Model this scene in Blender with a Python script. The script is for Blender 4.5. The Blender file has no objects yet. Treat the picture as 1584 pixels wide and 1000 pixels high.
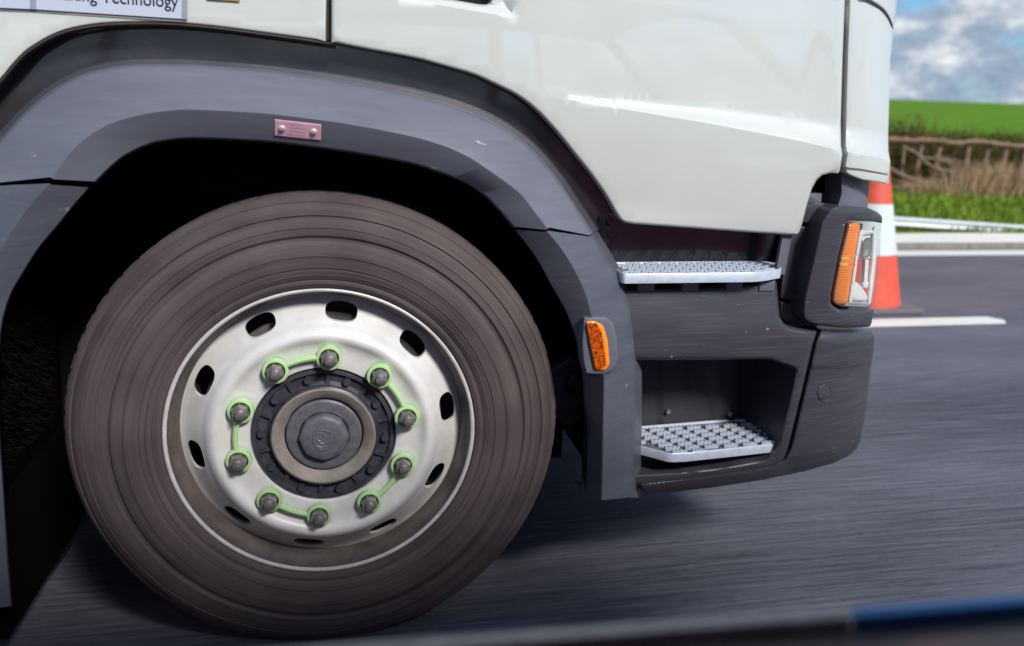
import bpy, bmesh, math, random
import numpy as np
from mathutils import Vector, Matrix
from mathutils.geometry import delaunay_2d_cdt
R = math.radians
rnd = random.Random(7)
scene = bpy.context.scene
COL = scene.collection

# ------------------------------------------------------------------ camera
F, YAW, PIT, ROL = 1261.055, 0.202555, 0.263070, 0.0314616
ZW = 0.47                                     # wheel centre height
CAM = np.array([0.0562616, -1.5501950, 0.6504909 + ZW])
cy_, sy_, cp_, sp_ = math.cos(YAW), math.sin(YAW), math.cos(PIT), math.sin(PIT)
FW = np.array([sy_*cp_, cy_*cp_, -sp_]); _r = np.array([cy_, -sy_, 0.0]); _u = np.cross(_r, FW)
RT = math.cos(ROL)*_r + math.sin(ROL)*_u
UP = math.cos(ROL)*_u - math.sin(ROL)*_r
cd = bpy.data.cameras.new('camera'); camo = bpy.data.objects.new('camera', cd); COL.objects.link(camo)
cd.sensor_width = 36; cd.lens = F/1584*36; cd.clip_start = 0.02; cd.clip_end = 3000
camo.matrix_world = Matrix(((RT[0], UP[0], -FW[0], CAM[0]), (RT[1], UP[1], -FW[1], CAM[1]),
                            (RT[2], UP[2], -FW[2], CAM[2]), (0, 0, 0, 1)))
cd.dof.use_dof = True; cd.dof.focus_distance = 1.66; cd.dof.aperture_fstop = 2.6
scene.camera = camo

# ------------------------------------------------------------------ light
SUN_EL, SUN_AZ = 40, 154       # azimuth measured from +Y (beyond the truck) towards +X (its front)
w = bpy.data.worlds.new("World"); scene.world = w; w.use_nodes = True
nt = w.node_tree; nt.nodes.clear(); N = nt.nodes; L = nt.links
out = N.new('ShaderNodeOutputWorld')
sky = N.new('ShaderNodeTexSky'); sky.sky_type = 'NISHITA'; sky.sun_disc = False
sky.sun_elevation = R(SUN_EL); sky.sun_rotation = R(SUN_AZ); sky.air_density = 1.2; sky.dust_density = 0.6
bg1 = N.new('ShaderNodeBackground'); bg1.inputs[1].default_value = 0.11
sky.ozone_density = 3.0; sky.dust_density = 0.1
tint = N.new('ShaderNodeMixRGB'); tint.blend_type = 'MULTIPLY'; tint.inputs[0].default_value = 1; tint.inputs[2].default_value = (.50, .82, 1.15, 1)
L.new(sky.outputs[0], tint.inputs[1]); L.new(tint.outputs[0], bg1.inputs[0])
tc = N.new('ShaderNodeTexCoord'); mp = N.new('ShaderNodeMapping'); mp.inputs['Scale'].default_value = (1, 1, 1.9)
mp.inputs['Location'].default_value = (0.35, 0.1, 0.0)
L.new(tc.outputs['Generated'], mp.inputs[0])
n1 = N.new('ShaderNodeTexNoise'); n1.inputs['Scale'].default_value = 4.2; n1.inputs['Detail'].default_value = 9; n1.inputs['Roughness'].default_value = .62
L.new(mp.outputs[0], n1.inputs[0])
r1 = N.new('ShaderNodeValToRGB'); r1.color_ramp.elements[0].position = .43; r1.color_ramp.elements[1].position = .53
sz = N.new('ShaderNodeSeparateXYZ'); L.new(tc.outputs['Generated'], sz.inputs[0])
lowc = N.new('ShaderNodeMapRange'); lowc.inputs['From Min'].default_value = .02; lowc.inputs['From Max'].default_value = .11
lowc.inputs['To Min'].default_value = .14; lowc.inputs['To Max'].default_value = 0; L.new(sz.outputs[2], lowc.inputs[0])
cv = N.new('ShaderNodeMath'); cv.operation = 'ADD'; L.new(n1.outputs[0], cv.inputs[0]); L.new(lowc.outputs[0], cv.inputs[1])
L.new(cv.outputs[0], r1.inputs[0])
n2 = N.new('ShaderNodeTexNoise'); n2.inputs['Scale'].default_value = 11; n2.inputs['Detail'].default_value = 8; n2.inputs['Roughness'].default_value = .6
L.new(mp.outputs[0], n2.inputs[0])
r2 = N.new('ShaderNodeValToRGB'); e = r2.color_ramp.elements
e[0].position = .36; e[0].color = (.24, .33, .47, 1); e[1].position = .66; e[1].color = (.98, .99, 1.0, 1)
m_ = r2.color_ramp.elements.new(.52); m_.color = (.42, .52, .66, 1)
L.new(n2.outputs[0], r2.inputs[0])
bg2 = N.new('ShaderNodeBackground'); bg2.inputs[1].default_value = .82; L.new(r2.outputs[0], bg2.inputs[0])
mx = N.new('ShaderNodeMixShader'); L.new(r1.outputs[0], mx.inputs[0]); L.new(bg1.outputs[0], mx.inputs[1]); L.new(bg2.outputs[0], mx.inputs[2])
L.new(mx.outputs[0], out.inputs[0])

sd = bpy.data.lights.new('sun', 'SUN'); sd.energy = 3.9; sd.angle = R(12); sd.color = (1, .965, .92)
so = bpy.data.objects.new('sun', sd); COL.objects.link(so)
dirv = Vector((math.sin(R(SUN_AZ))*math.cos(R(SUN_EL)), math.cos(R(SUN_AZ))*math.cos(R(SUN_EL)), math.sin(R(SUN_EL))))
so.rotation_euler = dirv.to_track_quat('Z', 'Y').to_euler(); so.location = (0, 0, 12)
vs = scene.view_settings; vs.view_transform = 'Standard'; vs.look = 'None'; vs.gamma = 1; vs.use_curve_mapping = False
vs.exposure = 0.15

# ------------------------------------------------------------------ helpers
def ray(px, py): return FW + RT*((px-792)/F) - UP*((py-500)/F)
def U(px, py, Y):                         # the point at distance Y into the scene seen at a place in the photograph
    d = ray(px, py); return CAM + d*((Y-CAM[1])/d[1])
def PZ(px, py, z):
    d = ray(px, py); return CAM + d*((z-CAM[2])/d[2])

def mat(name, col, rough=.5, spec=.5, metal=0, coat=0, bump=0, bscale=200, var=0, vscale=8, sx=(1, 1, 1), col2=None, coatr=.03, trans=0, alpha=1):
    m = bpy.data.materials.new(name); m.use_nodes = True
    nt = m.node_tree; b = nt.nodes['Principled BSDF']
    b.inputs['Base Color'].default_value = (*col, 1); b.inputs['Roughness'].default_value = rough
    b.inputs['Specular IOR Level'].default_value = spec; b.inputs['Metallic'].default_value = metal
    b.inputs['Coat Weight'].default_value = coat; b.inputs['Coat Roughness'].default_value = coatr
    b.inputs['Transmission Weight'].default_value = trans; b.inputs['Alpha'].default_value = alpha
    tc = nt.nodes.new('ShaderNodeTexCoord'); mp = nt.nodes.new('ShaderNodeMapping'); mp.inputs['Scale'].default_value = sx
    nt.links.new(tc.outputs['Object'], mp.inputs[0])
    if var:
        n = nt.nodes.new('ShaderNodeTexNoise'); n.inputs['Scale'].default_value = vscale; n.inputs['Detail'].default_value = 8
        n.inputs['Roughness'].default_value = .65
        nt.links.new(mp.outputs[0], n.inputs[0])
        rp = nt.nodes.new('ShaderNodeValToRGB'); c2 = col2 or tuple(c*(1-var) for c in col)
        rp.color_ramp.elements[0].position = .35; rp.color_ramp.elements[0].color = (*c2, 1)
        rp.color_ramp.elements[1].position = .65; rp.color_ramp.elements[1].color = (*col, 1)
        nt.links.new(n.outputs[0], rp.inputs[0]); nt.links.new(rp.outputs[0], b.inputs['Base Color'])
        mr = nt.nodes.new('ShaderNodeMapRange'); mr.inputs['To Min'].default_value = max(0, rough-.08); mr.inputs['To Max'].default_value = min(1, rough+.1)
        nt.links.new(n.outputs[0], mr.inputs[0]); nt.links.new(mr.outputs[0], b.inputs['Roughness'])
    if bump:
        n = nt.nodes.new('ShaderNodeTexNoise'); n.inputs['Scale'].default_value = bscale; n.inputs['Detail'].default_value = 4
        nt.links.new(mp.outputs[0], n.inputs[0])
        bp = nt.nodes.new('ShaderNodeBump'); bp.inputs['Strength'].default_value = bump; bp.inputs['Distance'].default_value = .002
        nt.links.new(n.outputs[0], bp.inputs['Height']); nt.links.new(bp.outputs[0], b.inputs['Normal'])
    return m

def obj(name, verts, faces, m, parent=None, smooth=True, ang=32, **props):
    me = bpy.data.meshes.new(name)
    me.from_pydata([tuple(map(float, v)) for v in verts], [], faces); me.validate()
    if smooth:
        me.shade_smooth()
        me.set_sharp_from_angle(angle=R(ang))
    if m: me.materials.append(m)
    o = bpy.data.objects.new(name, me); COL.objects.link(o)
    if parent: o.parent = parent
    for k, v in props.items(): o[k] = v
    return o
def thing(name, label, cat, loc=(0, 0, 0), group=None):
    o = bpy.data.objects.new(name, None); COL.objects.link(o); o.location = loc; o.empty_display_size = .1
    o['label'] = label; o['category'] = cat
    if group: o['group'] = group
    return o
def tag(o, label, cat, group=None):
    o['label'] = label; o['category'] = cat
    if group: o['group'] = group
    return o

def cr(pts, n=6, closed=False):                      # Catmull-Rom
    P = [np.array(p, float) for p in pts]; k = len(P); o = []
    rng = range(k) if closed else range(k-1)
    for i in rng:
        if closed: a, b, c, d = P[(i-1) % k], P[i], P[(i+1) % k], P[(i+2) % k]
        else: a, b, c, d = P[max(i-1, 0)], P[i], P[i+1], P[min(i+2, k-1)]
        for j in range(n):
            t = j/n
            o.append(.5*((2*b)+(-a+c)*t+(2*a-5*b+4*c-d)*t*t+(-a+3*b-3*c+d)*t**3))
    if not closed: o.append(P[-1])
    return o
def resample(pts, n):
    P = np.array(pts, float); s = np.r_[0, np.cumsum(np.linalg.norm(np.diff(P[:, :2], axis=0), axis=1))]
    t = np.linspace(0, s[-1], n)
    return np.stack([np.interp(t, s, P[:, k]) for k in range(P.shape[1])], -1)
def rounded(poly, r=6, n=4):                          # polygon with rounded corners; each corner may carry its own radius
    o = []; k = len(poly)
    for i in range(k):
        a, b, c = (np.array(poly[(i-1) % k][:2], float), np.array(poly[i][:2], float), np.array(poly[(i+1) % k][:2], float))
        rr = poly[i][2] if len(poly[i]) > 2 else r
        d1, d2 = a-b, c-b; l1, l2 = np.linalg.norm(d1), np.linalg.norm(d2)
        q = min(rr, l1*.45, l2*.45)
        if q < .5: o.append(b); continue
        p1, p2 = b+d1/l1*q, b+d2/l2*q
        for j in range(n+1):
            t = j/n; o.append((1-t)**2*p1+2*t*(1-t)*b+t*t*p2)
    return o
def inside(P, poly):
    poly = np.array(poly); x, y = P[:, 0], P[:, 1]; c = np.zeros(len(P), bool)
    j = len(poly)-1
    for i in range(len(poly)):
        xi, yi = poly[i]; xj, yj = poly[j]
        with np.errstate(divide='ignore', invalid='ignore'):
            m = ((yi > y) != (yj > y)) & (x < (xj-xi)*(y-yi)/(yj-yi+1e-12)+xi)
        c ^= m; j = i
    return c
def dist(P, loops):
    D = np.full(len(P), 1e9)
    for poly in loops:
        A = np.array(poly); B = np.roll(A, -1, 0)
        for a, b in zip(A, B):
            ab = b-a; t = np.clip(((P-a)@ab)/(ab@ab+1e-12), 0, 1); D = np.minimum(D, np.linalg.norm(P-(a+t[:, None]*ab), axis=1))
    return D
def densify(poly, step, closed=True):
    o = []; k = len(poly)
    for i in range(k if closed else k-1):
        a, b = np.array(poly[i], float), np.array(poly[(i+1) % k], float); n = max(1, int(np.linalg.norm(b-a)/step))
        o += [a+(b-a)*j/n for j in range(n)]
    if not closed: o.append(np.array(poly[-1], float))
    return o
def area(poly):
    A = np.array(poly); B = np.roll(A, -1, 0); return .5*np.sum(A[:, 0]*B[:, 1]-B[:, 0]*A[:, 1])
def panel(name, outline, Yf, m, parent, step=14, bw=5, bd=.006, flange=.03, holes=(), lines=(), hole_flange=None, ang=32, **props):
    """sheet-metal panel with a rolled edge and turned-back flange; outline in photograph coordinates, Yf its depth"""
    if not callable(Yf): yv = Yf; Yf = lambda x, y: np.full(np.shape(x), yv)
    loops = [densify(l, step*.8) for l in [outline, *holes]]
    pts = []; edges = []
    def add(poly, closed=True):
        s = len(pts); pts.extend(poly); k = len(poly)
        edges.extend((s+i, s+(i+1) % k) for i in range(k if closed else k-1))
    for li, lp in enumerate(loops):
        add(lp)
        if bw:
            A = np.array(lp); sgn = 1 if area(lp) > 0 else -1
            if li: sgn = -sgn
            t = np.roll(A, -1, 0)-np.roll(A, 1, 0); t /= np.linalg.norm(t, axis=1)[:, None]+1e-9
            nrm = np.stack([-t[:, 1], t[:, 0]], -1)*sgn
            for kf in (.3, .65, 1.0):
                q = A+nrm*bw*kf
                dd = dist(q, loops); ok = (dd > bw*kf*.93) & (inside(q, loops[0]))
                pts.extend([q[i] for i in range(len(q)) if ok[i]])
    for ln in lines: add(densify(ln, step*.8, False), False)
    x0, y0 = np.min(loops[0], 0); x1, y1 = np.max(loops[0], 0)
    gx, gy = np.meshgrid(np.arange(x0, x1, step), np.arange(y0, y1, step)); gx = gx + (np.arange(gx.shape[0]) % 2)[:, None]*step*.5
    G = np.stack([gx.ravel(), gy.ravel()], -1)
    k = inside(G, loops[0]) & (dist(G, loops) > (bw+step*.45))
    pts.extend(list(G[k]))
    V, E_, Fc, *_ = delaunay_2d_cdt([Vector((float(p[0]), float(p[1]))) for p in pts], edges, [], 0, 1e-4)
    V = np.array([tuple(v) for v in V]); Fc = np.array([tuple(f) for f in Fc if len(f) == 3])
    c = V[Fc].mean(1); keep = inside(c, loops[0])
    for h in loops[1:]: keep &= ~inside(c, h)
    Fc = Fc[keep]
    D = dist(V, loops)
    Y = Yf(V[:, 0], V[:, 1])
    if bw:
        t = np.clip(1-D/bw, 0, 1); Y = Y+bd*(1-np.sqrt(np.clip(1-t*t, 0, 1)))
    W = [U(V[i, 0], V[i, 1], Y[i]) for i in range(len(V))]
    faces = []; cnt = {}
    for f in Fc:
        a, b, c_ = (W[f[0]], W[f[1]], W[f[2]])
        n = np.cross(b-a, c_-a); f = tuple(int(q) for q in f)
        if n@(CAM-a) < 0: f = f[::-1]
        faces.append(f)
        for i in range(3): cnt.setdefault(frozenset((f[i], f[(i+1) % 3])), []).append((f[i], f[(i+1) % 3]))
    back = {}
    hl = [np.array(h) for h in loops[1:]]
    def bk(i):
        if i not in back:
            fl = flange
            if hole_flange is not None and hl:
                if dist(V[i:i+1], hl)[0] < 1: fl = hole_flange
            back[i] = len(W); W.append(W[i]+np.array([0, fl, 0]))
        return back[i]
    if flange:
        for k_, v in cnt.items():
            if len(v) == 1:
                a, b = v[0]; faces.append((b, a, bk(a), bk(b)))
    return obj(name, W, faces, m, parent, ang=ang, **props)

def loft(name, rows, n, m, parent, ang=35, capback=0, **props):
    RR = [resample(r, n) for r in rows]; W = [U(*p) for r in RR for p in r]
    k = len(RR); F_ = []
    for i in range(k-1):
        for j in range(n-1):
            f = (i*n+j, i*n+j+1, (i+1)*n+j+1, (i+1)*n+j); F_.append(f)
    # orientation by majority
    s = 0
    for f in F_[::7]:
        a, b, c = W[f[0]], W[f[1]], W[f[2]]; s += np.sign(np.cross(b-a, c-a)@(CAM-a))
    if s < 0: F_ = [f[::-1] for f in F_]
    if capback:
        for j in (0, n-1):
            ids = [i*n+j for i in range(k)]; s0 = len(W)
            W += [W[i]+np.array([0, capback, 0]) for i in ids]
            F_ += [(ids[q], ids[q+1], s0+q+1, s0+q) for q in range(k-1)]
    return obj(name, W, F_, m, parent, ang=ang, **props)
def withY(pts, Y): 
    if callable(Y): return [(p[0], p[1], Y(p[0], p[1])) for p in pts]
    return [(p[0], p[1], Y) for p in pts]
def off(pts, d):                                   # shift a curve sideways by d px (to its left in travel direction)
    A = np.array([p[:2] for p in pts], float); t = np.gradient(A, axis=0); t /= np.linalg.norm(t, axis=1)[:, None]+1e-9
    return A+np.stack([t[:, 1], -t[:, 0]], -1)*d

def lathe(name, prof, m, parent, n=160, c=(0, 0, ZW), ang=30, **props):   # prof: (r, y)
    W = []; F_ = []
    for r, y in prof:
        for j in range(n):
            a = 2*math.pi*j/n; W.append((c[0]+r*math.cos(a), c[1]+y, c[2]+r*math.sin(a)))
    for i in range(len(prof)-1):
        for j in range(n):
            F_.append((i*n+j, (i+1)*n+j, (i+1)*n+(j+1) % n, i*n+(j+1) % n))
    return obj(name, W, F_, m, parent, ang=ang, **props)
def box_geo(x0, x1, y0, y1, z0, z1):
    v = [(x, y, z) for x in (x0, x1) for y in (y0, y1) for z in (z0, z1)]
    f = [(0, 1, 3, 2), (4, 6, 7, 5), (0, 4, 5, 1), (2, 3, 7, 6), (0, 2, 6, 4), (1, 5, 7, 3)]
    return v, f
def box(name, b, m, parent=None, bev=0, **props):
    v, f = box_geo(*b); o = obj(name, v, f, m, parent, smooth=False, **props)
    if bev:
        bm = bmesh.new(); bm.from_mesh(o.data); bmesh.ops.bevel(bm, geom=bm.edges[:], offset=bev, segments=3, profile=.6, affect='EDGES')
        bm.to_mesh(o.data); bm.free(); o.data.shade_smooth(); o.data.set_sharp_from_angle(angle=R(40))
    return o
def tube(pts, rad, n=8):                           # returns verts, faces
    P = [Vector(p) for p in pts]; V = []; Fc = []
    for i, p in enumerate(P):
        t = (P[min(i+1, len(P)-1)]-P[max(i-1, 0)]).normalized(); a = t.orthogonal().normalized() if i == 0 else (a-t*a.dot(t)).normalized()
        b = t.cross(a); r = rad[i] if hasattr(rad, '__len__') else rad
        for j in range(n):
            q = 2*math.pi*j/n; V.append(tuple(p+(a*math.cos(q)+b*math.sin(q))*r))
    for i in range(len(P)-1):
        for j in range(n): Fc.append((i*n+j, i*n+(j+1) % n, (i+1)*n+(j+1) % n, (i+1)*n+j))
    Fc.append(tuple(range(n))[::-1]); Fc.append(tuple((len(P)-1)*n+j for j in range(n)))
    return V, Fc
def merge(lst):
    V = []; Fc = []
    for v, f in lst:
        s = len(V); V += list(v); Fc += [tuple(i+s for i in q) for q in f]
    return V, Fc

# ------------------------------------------------------------------ materials
M = {}
M['white'] = mat('white_paint', (.62, .645, .60), .3, .5, coat=1.0, coatr=.02, var=.05, vscale=3)
M['white'].node_tree.nodes['Principled BSDF'].inputs['Coat IOR'].default_value = 1.75
def plastic(name, col, rough):
    m = mat(name, col, rough, .5, var=.22, vscale=9, sx=(.35, 1, 2.2)); nt = m.node_tree; b = nt.nodes['Principled BSDF']
    src = b.inputs['Base Color'].links[0].from_socket
    tc = nt.nodes.new('ShaderNodeTexCoord')
    def nz(sc, s_, lo, hi):
        mp = nt.nodes.new('ShaderNodeMapping'); mp.inputs['Scale'].default_value = sc; nt.links.new(tc.outputs['Object'], mp.inputs[0])
        n = nt.nodes.new('ShaderNodeTexNoise'); n.inputs['Scale'].default_value = s_; n.inputs['Detail'].default_value = 3; nt.links.new(mp.outputs[0], n.inputs[0])
        r = nt.nodes.new('ShaderNodeMapRange'); r.inputs['From Min'].default_value = lo; r.inputs['From Max'].default_value = hi; nt.links.new(n.outputs[0], r.inputs[0]); return r, n
    sp, _ = nz((.45, 1, 1), 70, .70, .76); pt_, _ = nz((1, 1, 1), 5, .48, .62)
    mu = nt.nodes.new('ShaderNodeMath'); mu.operation = 'MULTIPLY'; nt.links.new(sp.outputs[0], mu.inputs[0]); nt.links.new(pt_.outputs[0], mu.inputs[1])
    mx = nt.nodes.new('ShaderNodeMixRGB'); mx.inputs[2].default_value = (.38, .35, .34, 1); nt.links.new(mu.outputs[0], mx.inputs[0]); nt.links.new(src, mx.inputs[1])
    st, _ = nz((.5, 1, 18), 14, .5, .75)
    ms = nt.nodes.new('ShaderNodeMath'); ms.operation = 'MULTIPLY'; ms.inputs[1].default_value = .16; nt.links.new(st.outputs[0], ms.inputs[0])
    m2 = nt.nodes.new('ShaderNodeMixRGB'); m2.inputs[2].default_value = (.24, .22, .24, 1); nt.links.new(ms.outputs[0], m2.inputs[0]); nt.links.new(mx.outputs[0], m2.inputs[1])
    nt.links.new(m2.outputs[0], b.inputs['Base Color'])
    g = nt.nodes.new('ShaderNodeTexVoronoi'); g.inputs['Scale'].default_value = 900; nt.links.new(tc.outputs['Object'], g.inputs[0])
    bp = nt.nodes.new('ShaderNodeBump'); bp.inputs['Strength'].default_value = .18; bp.inputs['Distance'].default_value = .0006
    nt.links.new(g.outputs['Distance'], bp.inputs['Height']); nt.links.new(bp.outputs[0], b.inputs['Normal'])
    return m
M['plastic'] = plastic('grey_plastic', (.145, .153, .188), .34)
M['plastic_shade'] = plastic('shaded_fender_plastic', (.098, .104, .130), .34)  # same grey plastic, darkened: shade of the lower fenders put into the colour
M['plastic_m'] = plastic('charcoal_step_plastic', (.055, .055, .068), .30)
M['plastic_d'] = mat('dark_plastic', (.050, .050, .060), .45, .5, bump=.1, bscale=900, var=.3, vscale=9)
M['gloss'] = mat('gloss_black_cladding', (.030, .027, .036), .25, .6, coat=1, coatr=.06, var=.6, vscale=7, bump=.04, bscale=300)
M['black'] = mat('black_void', (.006, .005, .005), .9, .1)
M['chassis'] = mat('chassis_black', (.005, .0045, .0045), .9, .04, bump=.6, bscale=60)
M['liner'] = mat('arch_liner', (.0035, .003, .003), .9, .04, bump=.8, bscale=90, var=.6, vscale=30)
M['seal'] = mat('rubber_seal', (.05, .042, .038), .6, .3)
M['alu'] = mat('cast_aluminium', (.54, .59, .68), .36, .5, metal=.1, var=.15, vscale=60, bump=.2, bscale=250)
M['alugrime'] = mat('grimy_tread_floor', (.16, .18, .22), .6, .3, var=.5, vscale=50)
M['steel'] = mat('wheel_silver_paint', (.74, .73, .70), .36, .5, metal=.1, var=.18, vscale=14, coat=.3, coatr=.2)
M['lip'] = mat('worn_rim_lip', (.80, .76, .74), .35, .5, metal=.3, var=.2, vscale=40)
M['rimdark'] = mat('dark_brown_rim', (.13, .11, .10), .6, .3, var=.45, vscale=18)  # dark brown, varied by noise, for rim well and drum
M['hub'] = mat('cast_hub', (.075, .075, .095), .42, .5, metal=.3, var=.5, vscale=30)
M['taupe'] = mat('dusty_hub_seat', (.29, .255, .225), .6, .3, var=.35, vscale=20)
M['cap'] = mat('hub_cap_metal', (.20, .20, .225), .42, .5, metal=.4, var=.3, vscale=60)
M['nut'] = mat('wheel_nut_steel', (.38, .36, .34), .4, .5, metal=.7, var=.4, vscale=80)
M['green'] = mat('green_nut_indicator', (.40, .62, .28), .5, .4)
M['amber'] = mat('amber_lens', (.95, .25, .012), .18, .6, coat=.6, bump=.5, bscale=260)
M['amber_d'] = mat('amber_lens_dark', (.75, .13, .008), .2, .6, coat=.6, var=.8, vscale=160, col2=(.10, .010, .003))
def ribs(m):
    nt = m.node_tree; b = nt.nodes['Principled BSDF']; tc = nt.nodes.new('ShaderNodeTexCoord'); wv = nt.nodes.new('ShaderNodeTexWave'); wv.bands_direction = 'Z'
    wv.inputs['Scale'].default_value = 55; wv.inputs['Distortion'].default_value = .3; nt.links.new(tc.outputs['Object'], wv.inputs[0])
    rp = nt.nodes.new('ShaderNodeValToRGB'); rp.color_ramp.elements[0].color = (.92, .20, .010, 1); rp.color_ramp.elements[1].color = (1, .33, .02, 1); rp.color_ramp.elements[1].position = .6
    nt.links.new(wv.outputs['Fac'], rp.inputs[0]); nt.links.new(rp.outputs[0], b.inputs['Base Color'])
    bp = nt.nodes.new('ShaderNodeBump'); bp.inputs['Strength'].default_value = .25; bp.inputs['Distance'].default_value = .0006
    nt.links.new(wv.outputs['Fac'], bp.inputs['Height']); nt.links.new(bp.outputs[0], b.inputs['Normal'])
ribs(M['amber'])
M['led'] = mat('led_yellow', (1.0, .62, .05), .3, .5)  # brightness of the indicator dashes put into the colour, no emission
M['chrome'] = mat('lamp_reflector', (.82, .84, .84), .14, .5, metal=.85, bump=.15, bscale=60)
M['lampwhite'] = mat('lamp_inner_bezel', (.86, .87, .86), .3, .5, var=.15, vscale=25)
M['pink'] = mat('pink_plate', (.97, .54, .66), .4, .4, var=.2, vscale=60)
M['rivet'] = mat('rivet', (.75, .70, .62), .35, .5, metal=.3)
M['sign'] = mat('sticker_white', (.52, .56, .66), .35, .4)
M['ink'] = mat('sticker_ink', (.02, .02, .035), .5, .3)
M['signgrey'] = mat('sticker_edge', (.30, .31, .34), .5, .3)
M['gold'] = mat('sticker_gold', (.42, .25, .02), .4, .4)
M['wood'] = mat('weathered_wood', (.32, .20, .13), .85, .2, var=.5, vscale=12, sx=(1, 1, 4), bump=.6, bscale=60)
M['bark'] = mat('bark', (.27, .19, .135), .9, .2, var=.6, vscale=20, bump=.8, bscale=80)
M['rail'] = mat('galvanised_rail', (.74, .76, .76), .5, .4, metal=.1, var=.2, vscale=6)
M['cone'] = mat('cone_orange', (.72, .10, .055), .5, .4, var=.15, vscale=10)
M['sleeve'] = mat('cone_reflective_sleeve', (.62, .68, .66), .5, .4)
M['rubber'] = mat('cone_base_rubber', (.15, .14, .145), .8, .2)
M['maroon'] = mat('maroon_car_paint', (.55, .015, .08), .25, .5, coat=1)
M['blacktrim'] = mat('car_gloss_black', (.006, .006, .008), .3, .5)
M['pale_reflect_print'] = mat('pale_reflection_and_print', (.62, .58, .53), .4, .5, var=.35, vscale=40)  # pale reflection on the sill put into the colour; also the plate print
M['blue_reflect'] = mat('blue_reflection', (.07, .27, .62), .35, .5)  # blue reflection on the sill, painted as base colour
def glass():
    m = bpy.data.materials.new('clear_lens'); m.use_nodes = True; nt = m.node_tree; nt.nodes.clear()
    o = nt.nodes.new('ShaderNodeOutputMaterial'); g = nt.nodes.new('ShaderNodeBsdfGlossy'); g.inputs['Roughness'].default_value = .05
    t = nt.nodes.new('ShaderNodeBsdfTransparent'); t.inputs[0].default_value = (.93, .95, .95, 1)
    d = nt.nodes.new('ShaderNodeBsdfDiffuse'); d.inputs[0].default_value = (.8, .82, .82, 1)
    fr = nt.nodes.new('ShaderNodeFresnel'); fr.inputs[0].default_value = 1.5
    a = nt.nodes.new('ShaderNodeMixShader'); a.inputs[0].default_value = .05
    b = nt.nodes.new('ShaderNodeMixShader')
    nt.links.new(t.outputs[0], a.inputs[1]); nt.links.new(d.outputs[0], a.inputs[2])
    nt.links.new(fr.outputs[0], b.inputs[0]); nt.links.new(a.outputs[0], b.inputs[1]); nt.links.new(g.outputs[0], b.inputs[2])
    nt.links.new(b.outputs[0], o.inputs[0]); return m
M['glass'] = glass()
def tyre_mat():
    m = mat('tyre_rubber', (.105, .088, .085), .72, .25); nt = m.node_tree; b = nt.nodes['Principled BSDF']
    tc = nt.nodes.new('ShaderNodeTexCoord'); sp = nt.nodes.new('ShaderNodeSeparateXYZ'); nt.links.new(tc.outputs['Object'], sp.inputs[0])
    zz = nt.nodes.new('ShaderNodeMath'); zz.operation = 'SUBTRACT'; zz.inputs[1].default_value = ZW; nt.links.new(sp.outputs[2], zz.inputs[0])
    cb = nt.nodes.new('ShaderNodeCombineXYZ'); nt.links.new(sp.outputs[0], cb.inputs[0]); nt.links.new(zz.outputs[0], cb.inputs[1])
    ln = nt.nodes.new('ShaderNodeVectorMath'); ln.operation = 'LENGTH'; nt.links.new(cb.outputs[0], ln.inputs[0])
    c2 = nt.nodes.new('ShaderNodeCombineXYZ'); nt.links.new(ln.outputs['Value'], c2.inputs[0])
    for src, k_ in ((sp.outputs[0], 1), (zz.outputs[0], 2)):
        am = nt.nodes.new('ShaderNodeMath'); am.operation = 'MULTIPLY'; am.inputs[1].default_value = .035; nt.links.new(src, am.inputs[0]); nt.links.new(am.outputs[0], c2.inputs[k_])
    n = nt.nodes.new('ShaderNodeTexNoise'); n.inputs['Scale'].default_value = 75; n.inputs['Detail'].default_value = 6; nt.links.new(c2.outputs[0], n.inputs[0])
    n3 = nt.nodes.new('ShaderNodeTexNoise'); n3.inputs['Scale'].default_value = 7; n3.inputs['Detail'].default_value = 7; nt.links.new(tc.outputs['Object'], n3.inputs[0])
    ad = nt.nodes.new('ShaderNodeMath'); ad.operation = 'ADD'; nt.links.new(n.outputs[0], ad.inputs[0]); nt.links.new(n3.outputs[0], ad.inputs[1])
    hf = nt.nodes.new('ShaderNodeMath'); hf.operation = 'MULTIPLY'; hf.inputs[1].default_value = .5; nt.links.new(ad.outputs[0], hf.inputs[0])
    rp = nt.nodes.new('ShaderNodeValToRGB'); rp.color_ramp.elements[0].position = .36; rp.color_ramp.elements[0].color = (.050, .040, .041, 1)
    rp.color_ramp.elements[1].position = .64; rp.color_ramp.elements[1].color = (.108, .086, .083, 1)
    nt.links.new(hf.outputs[0], rp.inputs[0]); nt.links.new(rp.outputs[0], b.inputs['Base Color'])
    bp = nt.nodes.new('ShaderNodeBump'); bp.inputs['Strength'].default_value = .25; bp.inputs['Distance'].default_value = .003
    nt.links.new(n.outputs[0], bp.inputs['Height']); nt.links.new(bp.outputs[0], b.inputs['Normal'])
    return m
M['tyre'] = tyre_mat()
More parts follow.
